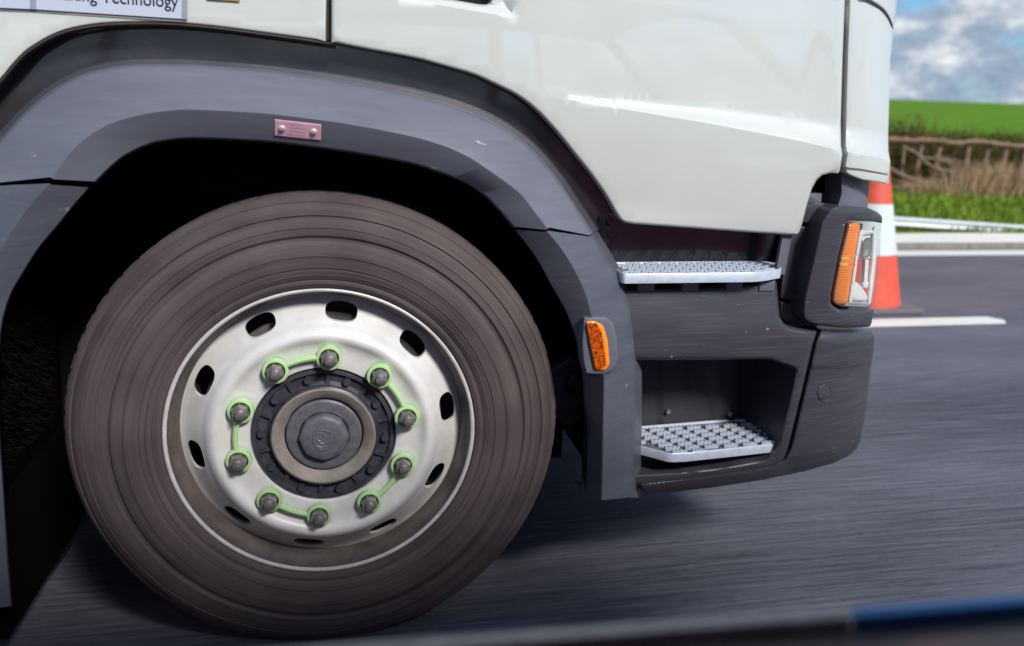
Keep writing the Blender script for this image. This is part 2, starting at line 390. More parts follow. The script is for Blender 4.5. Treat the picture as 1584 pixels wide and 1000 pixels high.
def road_mat():
    m = mat('asphalt', (.1, .1, .11), .75, .35); nt = m.node_tree; b = nt.nodes['Principled BSDF']
    tc = nt.nodes.new('ShaderNodeTexCoord')
    def nz(sc, s, det):
        mp = nt.nodes.new('ShaderNodeMapping'); mp.inputs['Scale'].default_value = sc; nt.links.new(tc.outputs['Object'], mp.inputs[0])
        n = nt.nodes.new('ShaderNodeTexNoise'); n.inputs['Scale'].default_value = s; n.inputs['Detail'].default_value = det; nt.links.new(mp.outputs[0], n.inputs[0]); return n
    a = nz((.55, 13, 1), 6, 8); c = nz((.5, 1.6, 1), .9, 5); g = nz((.2, 1, 1), 160, 2)
    s1 = nt.nodes.new('ShaderNodeMath'); s1.operation = 'ADD'; nt.links.new(a.outputs[0], s1.inputs[0]); nt.links.new(c.outputs[0], s1.inputs[1])
    s2 = nt.nodes.new('ShaderNodeMath'); s2.operation = 'MULTIPLY_ADD'; s2.inputs[1].default_value = .4; nt.links.new(g.outputs[0], s2.inputs[0]); nt.links.new(s1.outputs[0], s2.inputs[2])
    rp = nt.nodes.new('ShaderNodeValToRGB'); e = rp.color_ramp.elements
    mr = nt.nodes.new('ShaderNodeMapRange'); mr.inputs['From Min'].default_value = .85; mr.inputs['From Max'].default_value = 1.55
    nt.links.new(s2.outputs[0], mr.inputs[0]); nt.links.new(mr.outputs[0], rp.inputs[0])
    e[0].position = 0; e[0].color = (.042, .043, .054, 1); e[1].position = 1; e[1].color = (.165, .167, .20, 1)
    sp = nt.nodes.new('ShaderNodeSeparateXYZ'); nt.links.new(tc.outputs['Object'], sp.inputs[0])
    lane = nt.nodes.new('ShaderNodeMapRange'); lane.inputs['From Min'].default_value = 2.45; lane.inputs['From Max'].default_value = 2.6
    nt.links.new(sp.outputs[1], lane.inputs[0])
    mc = nt.nodes.new('ShaderNodeMixRGB'); mc.blend_type = 'MULTIPLY'; mc.inputs[2].default_value = (1.16, .98, .93, 1)
    nt.links.new(lane.outputs[0], mc.inputs[0]); nt.links.new(rp.outputs[0], mc.inputs[1]); nt.links.new(mc.outputs[0], b.inputs['Base Color'])
    bp = nt.nodes.new('ShaderNodeBump'); bp.inputs['Strength'].default_value = .5; bp.inputs['Distance'].default_value = .004
    nt.links.new(s2.outputs[0], bp.inputs['Height']); nt.links.new(bp.outputs[0], b.inputs['Normal'])
    return m
M['road'] = road_mat()
M['paint'] = mat('road_paint', (.80, .78, .70), .6, .3, var=.15, vscale=6, sx=(.3, 3, 1))
M['verge'] = mat('pale_concrete_verge', (.80, .76, .68), .8, .2, var=.16, vscale=4, sx=(.3, 1, 1))
M['kerb'] = mat('kerb_stone', (.26, .25, .23), .8, .2, var=.3, vscale=10)
M['soil'] = mat('grass_soil', (.11, .17, .02), .95, .1, var=.6, vscale=3, col2=(.10, .085, .03), bump=.8, bscale=30)
M['field'] = mat('green_field', (.125, .26, .010), .95, .1, var=.4, vscale=1.2, sx=(.3, 1, 1), bump=1, bscale=6)
M['leaf'] = mat('grass_blade', (.25, .34, .03), .7, .2, var=.5, vscale=2.2, col2=(.10, .20, .02))
M['bramble'] = mat('bramble_leaf', (.085, .085, .015), .7, .2, var=.8, vscale=4, col2=(.085, .04, .018))
M['bramble_g'] = mat('bramble_green_leaf', (.13, .22, .02), .7, .2, var=.5, vscale=5)
M['dry'] = mat('dry_stalk', (.62, .43, .25), .85, .15, var=.35, vscale=5)

# ================================================================== ground
def zg(X, Y):                                     # terrain height
    z = np.interp(Y, [-400, 4.60, 5.2, 6.3, 8.0, 9.5, 14, 30, 60, 120, 200, 420],
                     [-.03, -.03, .045, .06, .10, .25, .60, 1.1, 1.75, 3.6, 4.6, 5.5])
    return z
ys = np.concatenate([[-400, -60, -20, -8, 0, 4.60, 4.9], np.arange(5.2, 16, .4), np.arange(16, 60, 3), np.arange(60, 130, 6), [140, 170, 200, 300, 420]])
xs = np.concatenate([[-500, -200, -80, -30], np.arange(-12, 30, .8), [35, 45, 60, 80, 120, 200, 350, 600]])
V = []; 
for y in ys:
    for x in xs:
        j = 0 if y < 5.1 else (.02*math.sin(x*1.7+y)+.015*math.sin(x*4.1-y*2.3))*min(1, (y-5)/2)
        V.append((x, y, zg(x, y)+j))
nx = len(xs)
Fg = [(i*nx+j, i*nx+j+1, (i+1)*nx+j+1, (i+1)*nx+j) for i in range(len(ys)-1) for j in range(nx-1)]
g = obj('ground', V, Fg, M['field'], kind='structure', ang=180)
g.data.materials.append(M['soil'])
for p in g.data.polygons:
    if p.center.y < 9.0: p.material_index = 1
YK = PZ(1480, 387, 0)[1]
obj('road', [(-500, -9, 0), (600, -9, 0), (600, YK, 0), (-500, YK, 0)], [(0, 1, 2, 3)], M['road'], smooth=False, kind='structure')
e0, e1 = PZ(1480, 396, 0)[1], PZ(1480, 388.5, 0)[1]
obj('edge_line', [(-60, e0, .004), (90, e0, .004), (90, e1, .004), (-60, e1, .004)], [(0, 1, 2, 3)], M['paint'], smooth=False, kind='structure')
d0, d1 = PZ(1480, 504, 0)[1], PZ(1480, 492, 0)[1]
xe = PZ(1556, 497, 0)[0]
for k in range(-6, 6):
    x1 = xe+k*6.0; x0 = x1-3.6
    obj('lane_dash', [(x0, d0, .004), (x1-.06, d0, .004), (x1, (d0+d1)/2, .004), (x1-.05, d1, .004), (x0, d1, .004)], [(0, 1, 2, 3, 4)], M['paint'], smooth=False, kind='structure')
for Yl, nm in ((-3.2, 'lane_dash'),):
    for k in range(-6, 6):
        x0 = k*6.0-2; obj(nm, [(x0, Yl, .004), (x0+3, Yl, .004), (x0+3, Yl+.12, .004), (x0, Yl+.12, .004)], [(0, 1, 2, 3)], M['paint'], smooth=False, kind='structure')
ZK = .05
Yv = PZ(1480, 364, ZK)[1]
kv, kf = merge([box_geo(-60+i*.9, -60+i*.9+.892, YK, YK+.11, -.05, ZK) for i in range(160)])
# each kerb stone in view is a piece of its own
kb = thing('kerb', 'low grey kerb of stones along the far edge of the road', 'kerb', (0, 0, 0)); kb['kind'] = 'structure'
del kb['category']
v, f = box_geo(0, .892, YK, YK+.11, -.05, ZK)
k0 = None
for i in range(-4, 14):
    if k0 is None: k0 = box('kerb_stone', (0, .892, YK, YK+.11, -.05, ZK), M['kerb'], kb, bev=.012); o = k0
    else: o = k0.copy(); COL.objects.link(o)
    o.location = (i*.9, rnd.uniform(-.006, .006), rnd.uniform(-.004, .004))
vv = []
nn = 120
for i in range(nn+1):
    x = -60+i*1.2; vv += [(x, YK+.11, ZK-.004), (x, Yv+.05*math.sin(i*1.3)+.04*math.sin(i*3.1), ZK+.012)]
obj('verge_strip', vv, [(2*i, 2*i+2, 2*i+3, 2*i+1) for i in range(nn)], M['verge'], kind='structure')

# ================================================================== verge grass
def blades(name, n, fx, m, h0, h1, wd, lean=.3, hf=None, **props):
    V = []; Fc = []
    for i in range(n):
        x, y = fx(); z = float(zg(x, y)); z = max(z, ZK-.01) if y < 6 else z
        h = rnd.uniform(h0, h1)*(hf(x, y) if hf else 1); a = rnd.uniform(0, 2*math.pi); w_ = wd*rnd.uniform(.6, 1.3)
        dx, dy = math.cos(a)*w_, math.sin(a)*w_; lx, ly = rnd.gauss(0, lean)*h, rnd.gauss(0, lean)*h
        s = len(V)
        V += [(x-dx, y-dy, z-.01), (x+dx, y+dy, z-.01), (x+dx*.7+lx*.5, y+dy*.7+ly*.5, z+h*.6), (x-dx*.7+lx*.5, y-dy*.7+ly*.5, z+h*.6), (x+lx*1.3, y+ly*1.3, z+h)]
        Fc += [(s, s+1, s+2, s+3), (s+3, s+2, s+4)]
    return obj(name, V, Fc, m, smooth=False, kind='stuff', **props)
YR = Yv+.28
def patch():
    while 1:
        x, y = rnd.uniform(2, 15), rnd.uniform(Yv+.03, 8.6)
        if y < Yv+.7 and (math.sin(x*2.1)+math.sin(x*5.3+1)) < -.2 and rnd.random() < .8: continue
        return x, y
blades('verge_grass', 42000, patch, M['leaf'], .05, .15, .008, hf=lambda x, y: (.25+.3*max(0, math.sin(x*2.3))) if y < YR+.1 else 1, label='bright green grass on the verge behind the guard rail', category='grass')
def field_edge(): return rnd.uniform(2, 22), rnd.uniform(8.8, 16)
blades('field_edge_grass', 22000, field_edge, M['bramble_g'], .06, .2, .012, label='rough green grass at the foot of the field beyond the fence', category='grass')

# ================================================================== guard rail
gr = thing('guard_rail', 'pale galvanised guard rail running along the verge', 'guard rail', (0, YR, 0))
pa, pb = U(1370, 337.5, YR), U(1584, 352, YR)
sl = (pb[2]-pa[2])/(pb[0]-pa[0])
def zr(x): return pa[2]+sl*(x-pa[0])-.02
prof = [(.03, .048), (-.015, .044), (-.03, .028), (-.012, .0), (-.03, -.028), (-.015, -.044), (.03, -.048)]
xsr = np.arange(-2, 9.6, .5); V = []; 
for x in xsr:
    for (a, b) in prof: V.append((x, a, zr(x)-.01+b))
k = len(prof)
obj('rail', V, [(i*k+j, (i+1)*k+j, (i+1)*k+j+1, i*k+j+1) for i in range(len(xsr)-1) for j in range(k-1)], M['rail'], gr, ang=60)
for x in np.arange(-1.5, 9.5, 2.2):
    box('post', (x-.03, x+.03, .035, .075, 0, zr(x)-.01), M['rail'], gr)

# ================================================================== rustic fence
YF = 8.3
fe = thing('rustic_fence', 'rustic wooden fence of rough posts under one long rail', 'fence', (0, YF, 0))
rp_ = [U(x, y, YF-.03) for x, y in ((1180, 207), (1260, 212), (1340, 214), (1400, 217), (1450, 218), (1480, 222), (1510, 219), (1550, 224), (1600, 228), (1660, 231), (1760, 238), (1860, 246))]
pts = cr([tuple(p-np.array([0, YF, 0])) for p in rp_], 4)
v, f = tube(pts, [.030+.006*math.sin(i*1.9) for i in range(len(pts))], 8); obj('rail', v, f, M['wood'], fe)
for px, top in ((1290, 208), (1330, 209), (1368, 210), (1400, 211), (1427, 212), (1457, 213), (1499, 216), (1532, 217), (1558, 219), (1586, 222), (1618, 225), (1650, 228), (1690, 231), (1730, 235)):
    t = U(px, top, YF+.03); b = np.array([t[0]+rnd.uniform(-.05, .05), YF+.03, float(zg(0, YF))-.1])
    mid = (t+b)/2+np.array([rnd.uniform(-.02, .02), 0, 0])
    r0 = .042 if px in (1499, 1558) else rnd.uniform(.028, .04)
    v, f = tube([tuple(q-np.array([0, YF, 0])) for q in (t, mid, b)], [r0*.9, r0, r0*1.1], 8)
    obj('post', v, f, M['wood'], fe)

# second low row of dead branches
br = [([(1395, 228), (1415, 236), (1432, 252), (1452, 262), (1484, 268)], .030, 8.05, 'crooked bare branch lying in an S curve under the fence rail'),
      ([(1408, 236), (1425, 244), (1445, 246), (1472, 252)], .028, 8.12, 'short bare branch just above the crooked one by the fence'),
      ([(1370, 258), (1388, 268), (1405, 276), (1424, 281)], .040, 7.95, 'thick grey bare branch at the left end of the hedge by the cab corner'),
      ([(1375, 288), (1395, 291), (1415, 291), (1436, 288)], .018, 7.8, 'thin low twig lying on the grass below the hedge'),
      ([(1445, 240), (1470, 247), (1500, 255), (1520, 256)], .014, 7.95, 'thin pale stick crossing behind the fence post'),
      ([(1540, 268), (1560, 276), (1590, 282), (1620, 290)], .018, 7.85, 'pale dry stick leaning in the dry grass at the right')]
for p, r_, Y, lab in br:
    r_ *= .75; v, f = tube(cr([tuple(U(a, b, Y+.03*math.sin(i*2))) for i, (a, b) in enumerate(p)], 5), r_, 8)
    tag(obj('fallen_branch', v, f, M['bark']), lab, 'branch', 'bare branches under the fence')

# hedge of brambles
def bramble(name, n, regs, m, label):
    V = []; Fc = []
    for i in range(n):
        (x0, x1, z0, z1, Y0, Y1) = rnd.choice(regs)
        x, y = rnd.uniform(x0, x1), rnd.uniform(Y0, Y1); z = z0+(z1-z0)*rnd.random()**1.2*(.72+.28*math.sin(x*3.1)*math.sin(x*7.7+1))
        s_ = rnd.uniform(.015, .04); q = Vector((rnd.gauss(0, 1), rnd.gauss(0, 1), rnd.gauss(0, 1))).normalized(); a = q.orthogonal().normalized()*s_; b = q.cross(a)*.6
        c = Vector((x, y, z)); s = len(V); V += [tuple(c-a), tuple(c-b), tuple(c+a), tuple(c+b)]; Fc.append((s, s+1, s+2, s+3))
    for i in range(n//16):
        (x0, x1, z0, z1, Y0, Y1) = rnd.choice(regs)
        x, y, z = rnd.uniform(x0, x1), rnd.uniform(Y0, Y1), z0; P = [(x, y, z)]; dx = rnd.gauss(0, .25); h = (z1-z0)*rnd.uniform(.6, 1.1)
        for j in range(1, 5): P.append((x+dx*j/4*1.2+rnd.gauss(0, .02), y+rnd.gauss(0, .03), z+h*math.sin(j/4*1.4)))
        v, f = tube(P, [.008, .007, .006, .004, .003], 4); s = len(V); V += v; Fc += [tuple(q_+s for q_ in ff) for ff in f]
    o = obj(name, V, Fc, m, smooth=False, kind='stuff'); tag(o, label, 'hedge'); return o
gz = float(zg(0, 8.6))
bramble('bramble_hedge', 17000, [(4.5, 16, gz-.1, gz+.80, 8.42, 9.3)], M['bramble'], 'dark brown and olive bramble hedge tangled behind the fence')
bramble('green_undergrowth', 2600, [(5.5, 16, gz-.1, gz+.62, 8.4, 9.2), (4.0, 7.4, gz, gz+.9, 8.7, 9.6)], M['bramble_g'], 'fresh green leaves sprouting through the bramble hedge')
bramble('bramble_mound', 7000, [(7.6, 8.9, gz, gz+.93, 9.1, 10.0), (8.6, 9.6, gz, gz+.72, 9.0, 9.9), (5.5, 7.8, gz, gz+.95, 9.0, 10.2)], M['bramble'], 'taller brownish bramble mound rising over the fence beside the cab')
def drypatch():
    c = rnd.choice((8.2, 8.7, 9.3, 9.8, 10.6, 11.3)); return rnd.gauss(c, .28), rnd.uniform(7.5, 8.1)
blades('dry_grass', 5200, drypatch, M['dry'], .15, .55, .006, .22, label='tan dry grass and dead stalks in front of the fence', category='dry grass')
def drypatch2(): return rnd.gauss(7.35, .16), rnd.uniform(7.7, 8.1)
blades('dry_tuft', 700, drypatch2, M['dry'], .08, .28, .006, .3, label='small pale dry tuft low under the branches', category='dry grass')

# ================================================================== traffic cone
CB = PZ(1326, 472, 0)
co = thing('traffic_cone', 'orange traffic cone with white reflective sleeve standing beyond the truck headlight', 'traffic cone', (CB[0], CB[1], 0))
def ctop(py): 
    q = U(1350, py, CB[1]); return q[2]
zt = ctop(235); zt = CB[2]+.98; rb, rt_ = .238, .035
def cr_(z): return rb+(rt_-rb)*(z-.03)/(zt-.03)
z1, z2 = ctop(388), ctop(313)
def cpart(n, prof, m): lathe_z = prof; V = []; nn = 40
for nm, za, zb, m_, dr in (('cone_body', .03, z1, 'cone', 0), ('reflective_sleeve', z1, z2, 'sleeve', .002), ('cone_top', z2, zt, 'cone', 0)):
    V = []; Fc = []; nn = 40
    for z, rr in ((za, cr_(za)+dr), (zb, cr_(zb)+dr)) + (((zt+.01, .03), (zt+.01, .001)) if nm == 'cone_top' else ()):
        V += [(rr*math.cos(2*math.pi*j/nn), rr*math.sin(2*math.pi*j/nn), z) for j in range(nn)]
    for i in range(len(V)//nn-1):
        Fc += [(i*nn+j, i*nn+(j+1) % nn, (i+1)*nn+(j+1) % nn, (i+1)*nn+j) for j in range(nn)]
    obj(nm, V, Fc, M[m_], co)
box('base', (-.262, .262, -.262, .262, 0, .035), M['rubber'], co, bev=.012)

# ================================================================== TRUCK
T = thing('truck', 'white lorry cab with dark grey wheel arch, silver wheel and aluminium steps', 'truck', (0, 0, 0))

A0 = [(-120, 260), (-60, 185), (0, 124), (20, 100), (45, 76), (90, 51), (135, 40), (180, 35.5), (255, 35), (330, 41), (400, 50), (502, 64), (565, 76), (640, 90), (685, 102), (730, 115), (760, 128), (800, 148), (830, 171), (860, 203), (890, 240), (914, 270), (935, 300), (955, 334)]
A1 = [(-60, 285), (-30, 248), (0, 216), (30, 183), (60, 155), (90, 134), (120, 118.5), (150, 109.5), (180, 103.5), (210, 100.5), (270, 100), (330, 103), (400, 108.5), (460, 115.5), (520, 124), (580, 135), (640, 147), (700, 164), (745, 181), (775, 196), (800, 212), (830, 239), (860, 275), (877, 300), (898, 332), (917, 361)]
A2 = [(80, 276), (92, 259), (107, 239), (125, 220), (147, 204), (175, 190), (212, 179), (255, 172), (300, 170), (400, 175), (460, 181.5), (520, 189.5), (580, 199.5), (640, 212), (670, 220.5), (700, 231), (730, 246), (760, 266), (803, 298), (828, 329), (847, 354)]
A3 = [(148, 283), (168, 263), (192, 243), (225, 226.5), (255, 219), (300, 215), (400, 219), (460, 225), (520, 233), (580, 242.5), (640, 254.5), (670, 264), (700, 275), (730, 289), (760, 313), (795, 353)]
A1 = cr(A1, 4); A2 = cr(A2, 4); A3 = cr(A3, 4)
# --- white panels
A0c = cr(A0, 4)
c1x = [700, 824, 920, 1010, 1100, 1200, 1244, 1298, 1340, 1390]; c1y = [128, 142, 162, 177, 192, 211, 220, 233, 241, 250]
c0x = [700, 824, 920, 1010, 1100, 1184, 1298, 1390]; c0y = [127, 141, 150, 158, 166, 175, 192, 208]
def Ybody(x, y):
    x = np.asarray(x, float); y = np.asarray(y, float)
    wv = np.clip((x-824)/(1250-824), 0, 1)**1.25*.040
    lo = np.interp(x, c1x, c1y); hi = np.interp(x, c0x, c0y)
    t = np.clip((lo-y)/np.maximum(lo-hi, 1), 0, 1)
    Y = wv*(1-(1-t)**2)*1.0
    up = np.clip((hi-y)/300, 0, 1); Y = Y+.012*up*up
    dn = np.clip((y-lo)/150, 0, 1); Y = Y+.012*dn**2
    q = np.clip((x-1312)/(1391-1312), 0, .985); Y = Y+.10*(1-np.sqrt(1-q*q))
    return Y
crease = [(x, float(np.interp(x, c1x, c1y))) for x in range(840, 1297, 12)]
crease0 = [(x, float(np.interp(x, c0x, c0y))) for x in range(880, 1297, 12)]
body_l = [(-120, -140), (505, -140), (505, 0), (504, 64.3)]+[tuple(p) for p in A0c[::-1] if p[0] < 500]
rear_panel = panel('rear_side_panel', body_l, Ybody, M['white'], T, step=16, bw=4, bd=.006, flange=.02)
# handle recess in the door
hnd = rounded([(600, -60), (757, -60), (764, -8, 8), (757, 7, 8), (742, 7, 8), (702, 0), (600, -14)], 4)
def Ydoor(x, y):
    Y = Ybody(x, y)
    # pressed dish around the handle: outer edge line from (630,0) to (790,28), right edge x~795
    ol = 0+(x-632)*.172; d = ol-y; e = 797-x
    dd = np.minimum(d, e)
    t = np.clip(dd/17, 0, 1); t = t*t*(3-2*t)
    return Y+.016*t
dish = [(540, -16), (632, 0), (700, 11.7), (760, 22), (782, 24.5), (792, 20), (797, 8), (797, -120)]
dish_in = [(540, -34), (632, -17), (700, -6), (740, 3), (768, 8), (778, 2), (780, -120)]
door = [(513, -140), (1307, -140), (1307, 0), (1303.5, 90), (1300.5, 190), (1301, 225), (1303, 240), (1299.5, 262), (1297, 268),
        (1284, 269), (1272, 272), (1264, 278), (1256, 292), (1248, 318), (1241, 346), (1236, 360), (1231, 364), (1223, 364.5), (1100, 355.5), (980, 347), (967, 345), (960, 341)]+[tuple(p) for p in A0c[::-1] if 513 < p[0] < 954]+[(512.5, 66)]
dr = panel('door', door, Ydoor, M['white'], T, step=14, bw=5, bd=.008, flange=.02, holes=[hnd], lines=[crease, crease0, dish, dish_in], hole_flange=.03)
panel('handle_cup', rounded([(580, -100), (790, -100), (790, 12), (750, 22), (580, -10)]), .055, M['blacktrim'], dr, flange=0, bw=0, step=30)
corner = [(1314, -140), (1396, -140), (1388, 0), (1383, 45), (1377.5, 90), (1376, 144), (1374, 210), (1374, 234), (1377.5, 250), (1376.5, 268), (1374.5, 285), (1368, 284.5), (1358, 282), (1334, 279), (1316, 272.5), (1306, 267), (1306, 262), (1310, 238), (1307.5, 225), (1307.5, 190), (1310, 90), (1313.5, 0)]
cornerc = [(x, float(np.interp(x, c1x, c1y))) for x in range(1311, 1374, 4)]
cornerd = [(x, float(np.interp(x, c0x, c0y))) for x in range(1311, 1372, 8)]
def Ycorner(x, y):
    Y = Ybody(x, y)
    led = np.interp(x, [1300, 1330, 1378], [258, 261, 270]); t = np.clip((y-led)/3, 0, 1)
    return Y+.006*t
lip = [(x, float(np.interp(x, [1300, 1330, 1378], [258, 261, 270]))) for x in range(1312, 1374, 4)]
lip2 = [(x, y+3) for x, y in lip]
panel('front_corner_panel', corner, Ycorner, M['white'], T, step=4.5, bw=3, bd=.005, flange=.03, lines=[cornerc, cornerd, lip, lip2])
# windscreen-surround overhang at the top corner
sur = cr([(1318, -60), (1330, -8), (1345, 1), (1364, 13), (1375, 27), (1382, 45)], 5)+[(1384.5, 30), (1387, 0), (1392, -120), (1318, -120)]
panel('upper_corner_overhang', [tuple(p[:2]) for p in sur], lambda x, y: Ycorner(x, y)-.012, M['white'], T, step=8, bw=4, bd=.008, flange=.05)
# dark backing seen through the seams
panel('door_seam_seal', [(500, -140), (518, -140), (518, 64), (500, 62)], .022, M['seal'], T, flange=0, bw=0)
panel('front_seam_seal', [(1296, -140), (1326, -140), (1326, 268), (1294, 262)], .085, M['black'], T, flange=0, bw=0)
# brown edge trim under the rear panel
loft('arch_edge_seal', [withY(off(A0c[:44], 0), .004), withY(off(A0c[:46], -3), -.004), withY(off(A0c[:46], -6), .004), withY(off(A0c[:46], -7), .03)], 90, M['seal'], T)

# --- glossy cladding between body and fender, and below the door
clad = [tuple(p) for p in off(A0c, 14)]+[(965, 320), (1240, 338), (1236, 372), (1214, 400), (1211, 446), (930, 446), (905, 380)]+[tuple(p) for p in off(A1, -14)[::-1] if p[0] < 905]
def Yclad(x, y):
    x = np.asarray(x, float); Y = .040+.062*np.clip((np.asarray(y, float)-331)/8, 0, 1)*np.clip((x-918)/20, 0, 1)
    return Y+np.where(x > 1190, np.clip((x-1205)/40, 0, 1)*.01, 0)
panel('lower_cladding', clad, Yclad, M['gloss'], T, step=10, bw=0, flange=0)
loft('step_post', [withY([(1226, 360), (1222, 380), (1214, 425)], .034), withY([(1221, 360), (1217, 380), (1209, 425)], .026), withY([(1212, 360), (1208, 380), (1200, 425)], .026), withY([(1208, 360), (1204, 380), (1196, 425)], .038)], 8, M['plastic'], T)

# --- fender upper
def cut(c, x0, x1): return [p for p in c if x0 <= p[0] <= x1]
a1 = A1; 
loft('fender_ledge_shade', [withY(off(a1, 11), .045), withY(off(a1, 9.5), .028), withY(off(a1, 8), .022), withY(off(a1, 0), .020)], 150, M['plastic_d'], T, ang=40)  # shading along the ledge above the fender, put in as a dark strip
fu = loft('upper_fender', [withY(off(a1, 1), .022), withY(a1, .006), withY(off(a1, -2), -.008), withY(off(a1, -6), -.016),
     withY(off(A2, 3), -.074), withY(A2, -.0765), withY(off(A2, -3), -.0755), withY(off(A3, 3), -.050), withY(off(A3, 1), -.046), withY(A3, -.040), withY(off(A3, -1), .02)], 150, M['plastic'], T, ang=24)
# seam closing strips (dark)
loft('fender_joint', [[(-60, 268, .0), (80, 276, -.0745), (152, 284, -.036)], [(-60, 275, .004), (80, 281, -.070), (150, 289, -.032)]], 12, M['black'], T)
loft('fender_joint', [[(790, 350, -.030), (840, 353, -.062), (915, 360, -.0)], [(790, 360, -.026), (840, 362, -.058), (918, 368, .004)]], 12, M['black'], T)
# --- fender lower, front piece
o_ = cr([(918, 363), (940, 399), (956, 428), (968.6, 460), (976.6, 492), (981, 524), (984, 560), (985, 600), (984, 700), (981, 770)], 5)
ce = cr([(847, 359), (866, 382), (886, 413), (905, 453), (915, 489), (924, 530), (935, 581), (934.5, 640), (933.5, 700), (932, 774)], 5)
ii = cr([(798, 357), (828, 396), (853, 441), (876, 482), (889, 517), (898, 556), (902, 590), (903, 640), (902, 700), (900, 762)], 5)
def yi(x, y): return -.042+.05*min(1, max(0, (y-540)/120))
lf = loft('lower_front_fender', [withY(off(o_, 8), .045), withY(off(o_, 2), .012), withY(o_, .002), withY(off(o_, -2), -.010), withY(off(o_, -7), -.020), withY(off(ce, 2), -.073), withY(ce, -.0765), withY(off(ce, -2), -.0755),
     withY(off(ii, 3), lambda x, y: yi(x, y)-.003), withY(ii, yi), withY(off(ii, -1), .05)], 90, M['plastic_shade'], T, ang=24, capback=.06)
# light lip along the joint
# --- fender lower, rear piece
o2 = cr([(-62, 290), (-100, 380), (-125, 480), (-135, 600), (-135, 950)], 5)
c2_ = cr([(77, 284), (50, 314), (22, 352), (-4, 396), (-24, 445), (-40, 520), (-46, 640), (-46, 800), (-42, 945)], 5)
i2 = cr([(138, 291.5), (114, 319), (90, 349), (60, 385), (39, 418), (18, 454), (6, 490), (0, 530), (-3, 600), (0, 680), (6, 760), (12, 860), (18, 938)], 5)
lr = loft('lower_rear_fender', [withY(off(o2, -8), .045), withY(o2, 0), withY(c2_, -.0765), withY(off(c2_, 3), -.0755), withY(off(i2, -2), -.046), withY(i2, -.04), withY(off(i2, 1), .05)], 60, M['plastic_shade'], T, ang=24)

# --- wheel arch liner
LN = [(18, 938), (6, 760), (0, 640), (0, 530), (18, 454), (60, 385), (114, 319), (168, 263), (225, 226), (300, 215), (400, 219), (520, 233), (640, 255), (730, 290), (795, 353), (853, 441), (889, 517), (902, 590), (903, 700), (900, 765)]
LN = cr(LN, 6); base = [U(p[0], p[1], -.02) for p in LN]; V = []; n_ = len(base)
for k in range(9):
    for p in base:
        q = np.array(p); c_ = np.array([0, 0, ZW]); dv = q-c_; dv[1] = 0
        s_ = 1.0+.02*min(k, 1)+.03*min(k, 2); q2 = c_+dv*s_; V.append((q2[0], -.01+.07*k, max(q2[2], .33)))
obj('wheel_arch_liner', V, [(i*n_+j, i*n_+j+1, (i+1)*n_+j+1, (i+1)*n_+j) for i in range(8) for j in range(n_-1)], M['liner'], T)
# spray suppression bristles on the liner behind the wheel
V = []; Fc = []
for i in range(2600):
    j = rnd.uniform(0, 30); t = j/30*42; a = int(t); p = np.array(base[a])*(1-(t-a))+np.array(base[min(a+1, n_-1)])*(t-a); c_ = np.array([0, 0, ZW]); dv = p-c_; dv[1] = 0
    q = c_+dv*1.03; y = rnd.uniform(.0, .30); q[1] = y; n = -dv/np.linalg.norm(dv); l_ = rnd.uniform(.01, .022); r2_ = rnd.uniform(.001, .002)
    if q[2] < .42: continue
    s = len(V); e_ = np.array([rnd.gauss(0, .004), rnd.gauss(0, .004), rnd.gauss(0, .004)-.004])
    V += [tuple(q+np.array([0, -r2_, 0])), tuple(q+np.array([0, r2_, 0])), tuple(q+n*l_+e_)]; Fc.append((s, s+1, s+2))
obj('spray_bristles', V, Fc, mat('bristle', (.010, .007, .005), .9, .05), T, smooth=False, kind='stuff')
box('mud_flap', (-.66, -.632, .03, .75, .05, .75), M['chassis'], T)
# --- chassis, cab shell
box('chassis', (-6, .98, .55, 1.95, .30, .85), M['chassis'], T, bev=.03)
box('arch_inner_wall', (-.75, .62, .46, .50, .18, 1.25), M['chassis'], T)
box('front_axle', (-.07, .07, .16, 2.3, ZW-.07, ZW+.07), M['chassis'], T, bev=.02)
box('engine_cover', (-.62, 1.0, .12, 2.38, .93, 1.30), M['chassis'], T, bev=.02)
box('cab_shell', (-1.0, 1.06, .045, 2.45, 1.42, 3.25), M['white'], T, bev=.10)
wd = box('side_window', (.15, .92, .036, .05, 2.0, 2.7), M['blacktrim'], T, bev=.006)
box('windscreen', (1.05, 1.068, .2, 2.3, 1.9, 2.8), M['blacktrim'], T, bev=.006)
box('front_underframe', (.72, 1.0, .24, 2.3, .34, .92), M['chassis'], T, bev=.02)
box('grille', (1.0, 1.10, .30, 2.2, .62, 1.5), M['plastic_d'], T, bev=.03)
box('rear_chassis_rail', (-6, -.72, .12, .3, .42, .8), M['chassis'], T, bev=.02)

# --- step module
def Ystep(x, y):
    x = np.asarray(x, float); y = np.asarray(y, float)
    Y = .012-.018*np.clip((y-447)/70, 0, 1)
    Y = Y+.02*np.clip((y-700)/60, 0, 1)
    q = np.clip((x-1150)/330, 0, 1); return Y+.05*q*q
stp = [(925, 448), (962, 447.5), (1100, 444.5), (1190, 438), (1201, 436), (1204, 470), (1206, 490), (1213, 501), (1226, 507.5), (1263, 513), (1258, 530), (1240, 606), (1220, 690), (1213, 712), (1196, 726), (1150, 734), (1060, 745), (990, 753), (925, 760)]
hole = rounded([(945, 557), (1190, 557, 3), (1231, 571, 5), (1226, 596, 5), (1202, 694, 10), (1186, 710, 10), (1120, 722), (1050, 730), (945, 736)], 2)
sm_ = panel('step_housing', stp, Ystep, M['plastic_m'], T, step=12, bw=7, bd=.011, flange=.12, holes=[hole], hole_flange=.17)
panel('niche_back', [(900, 520), (1215, 525), (1205, 560), (1190, 660), (1180, 720), (900, 740)], lambda x, y: .172+.004*np.tanh(3*np.sin(x/13.)), M['plastic_d'], T, flange=0, bw=0, step=5)
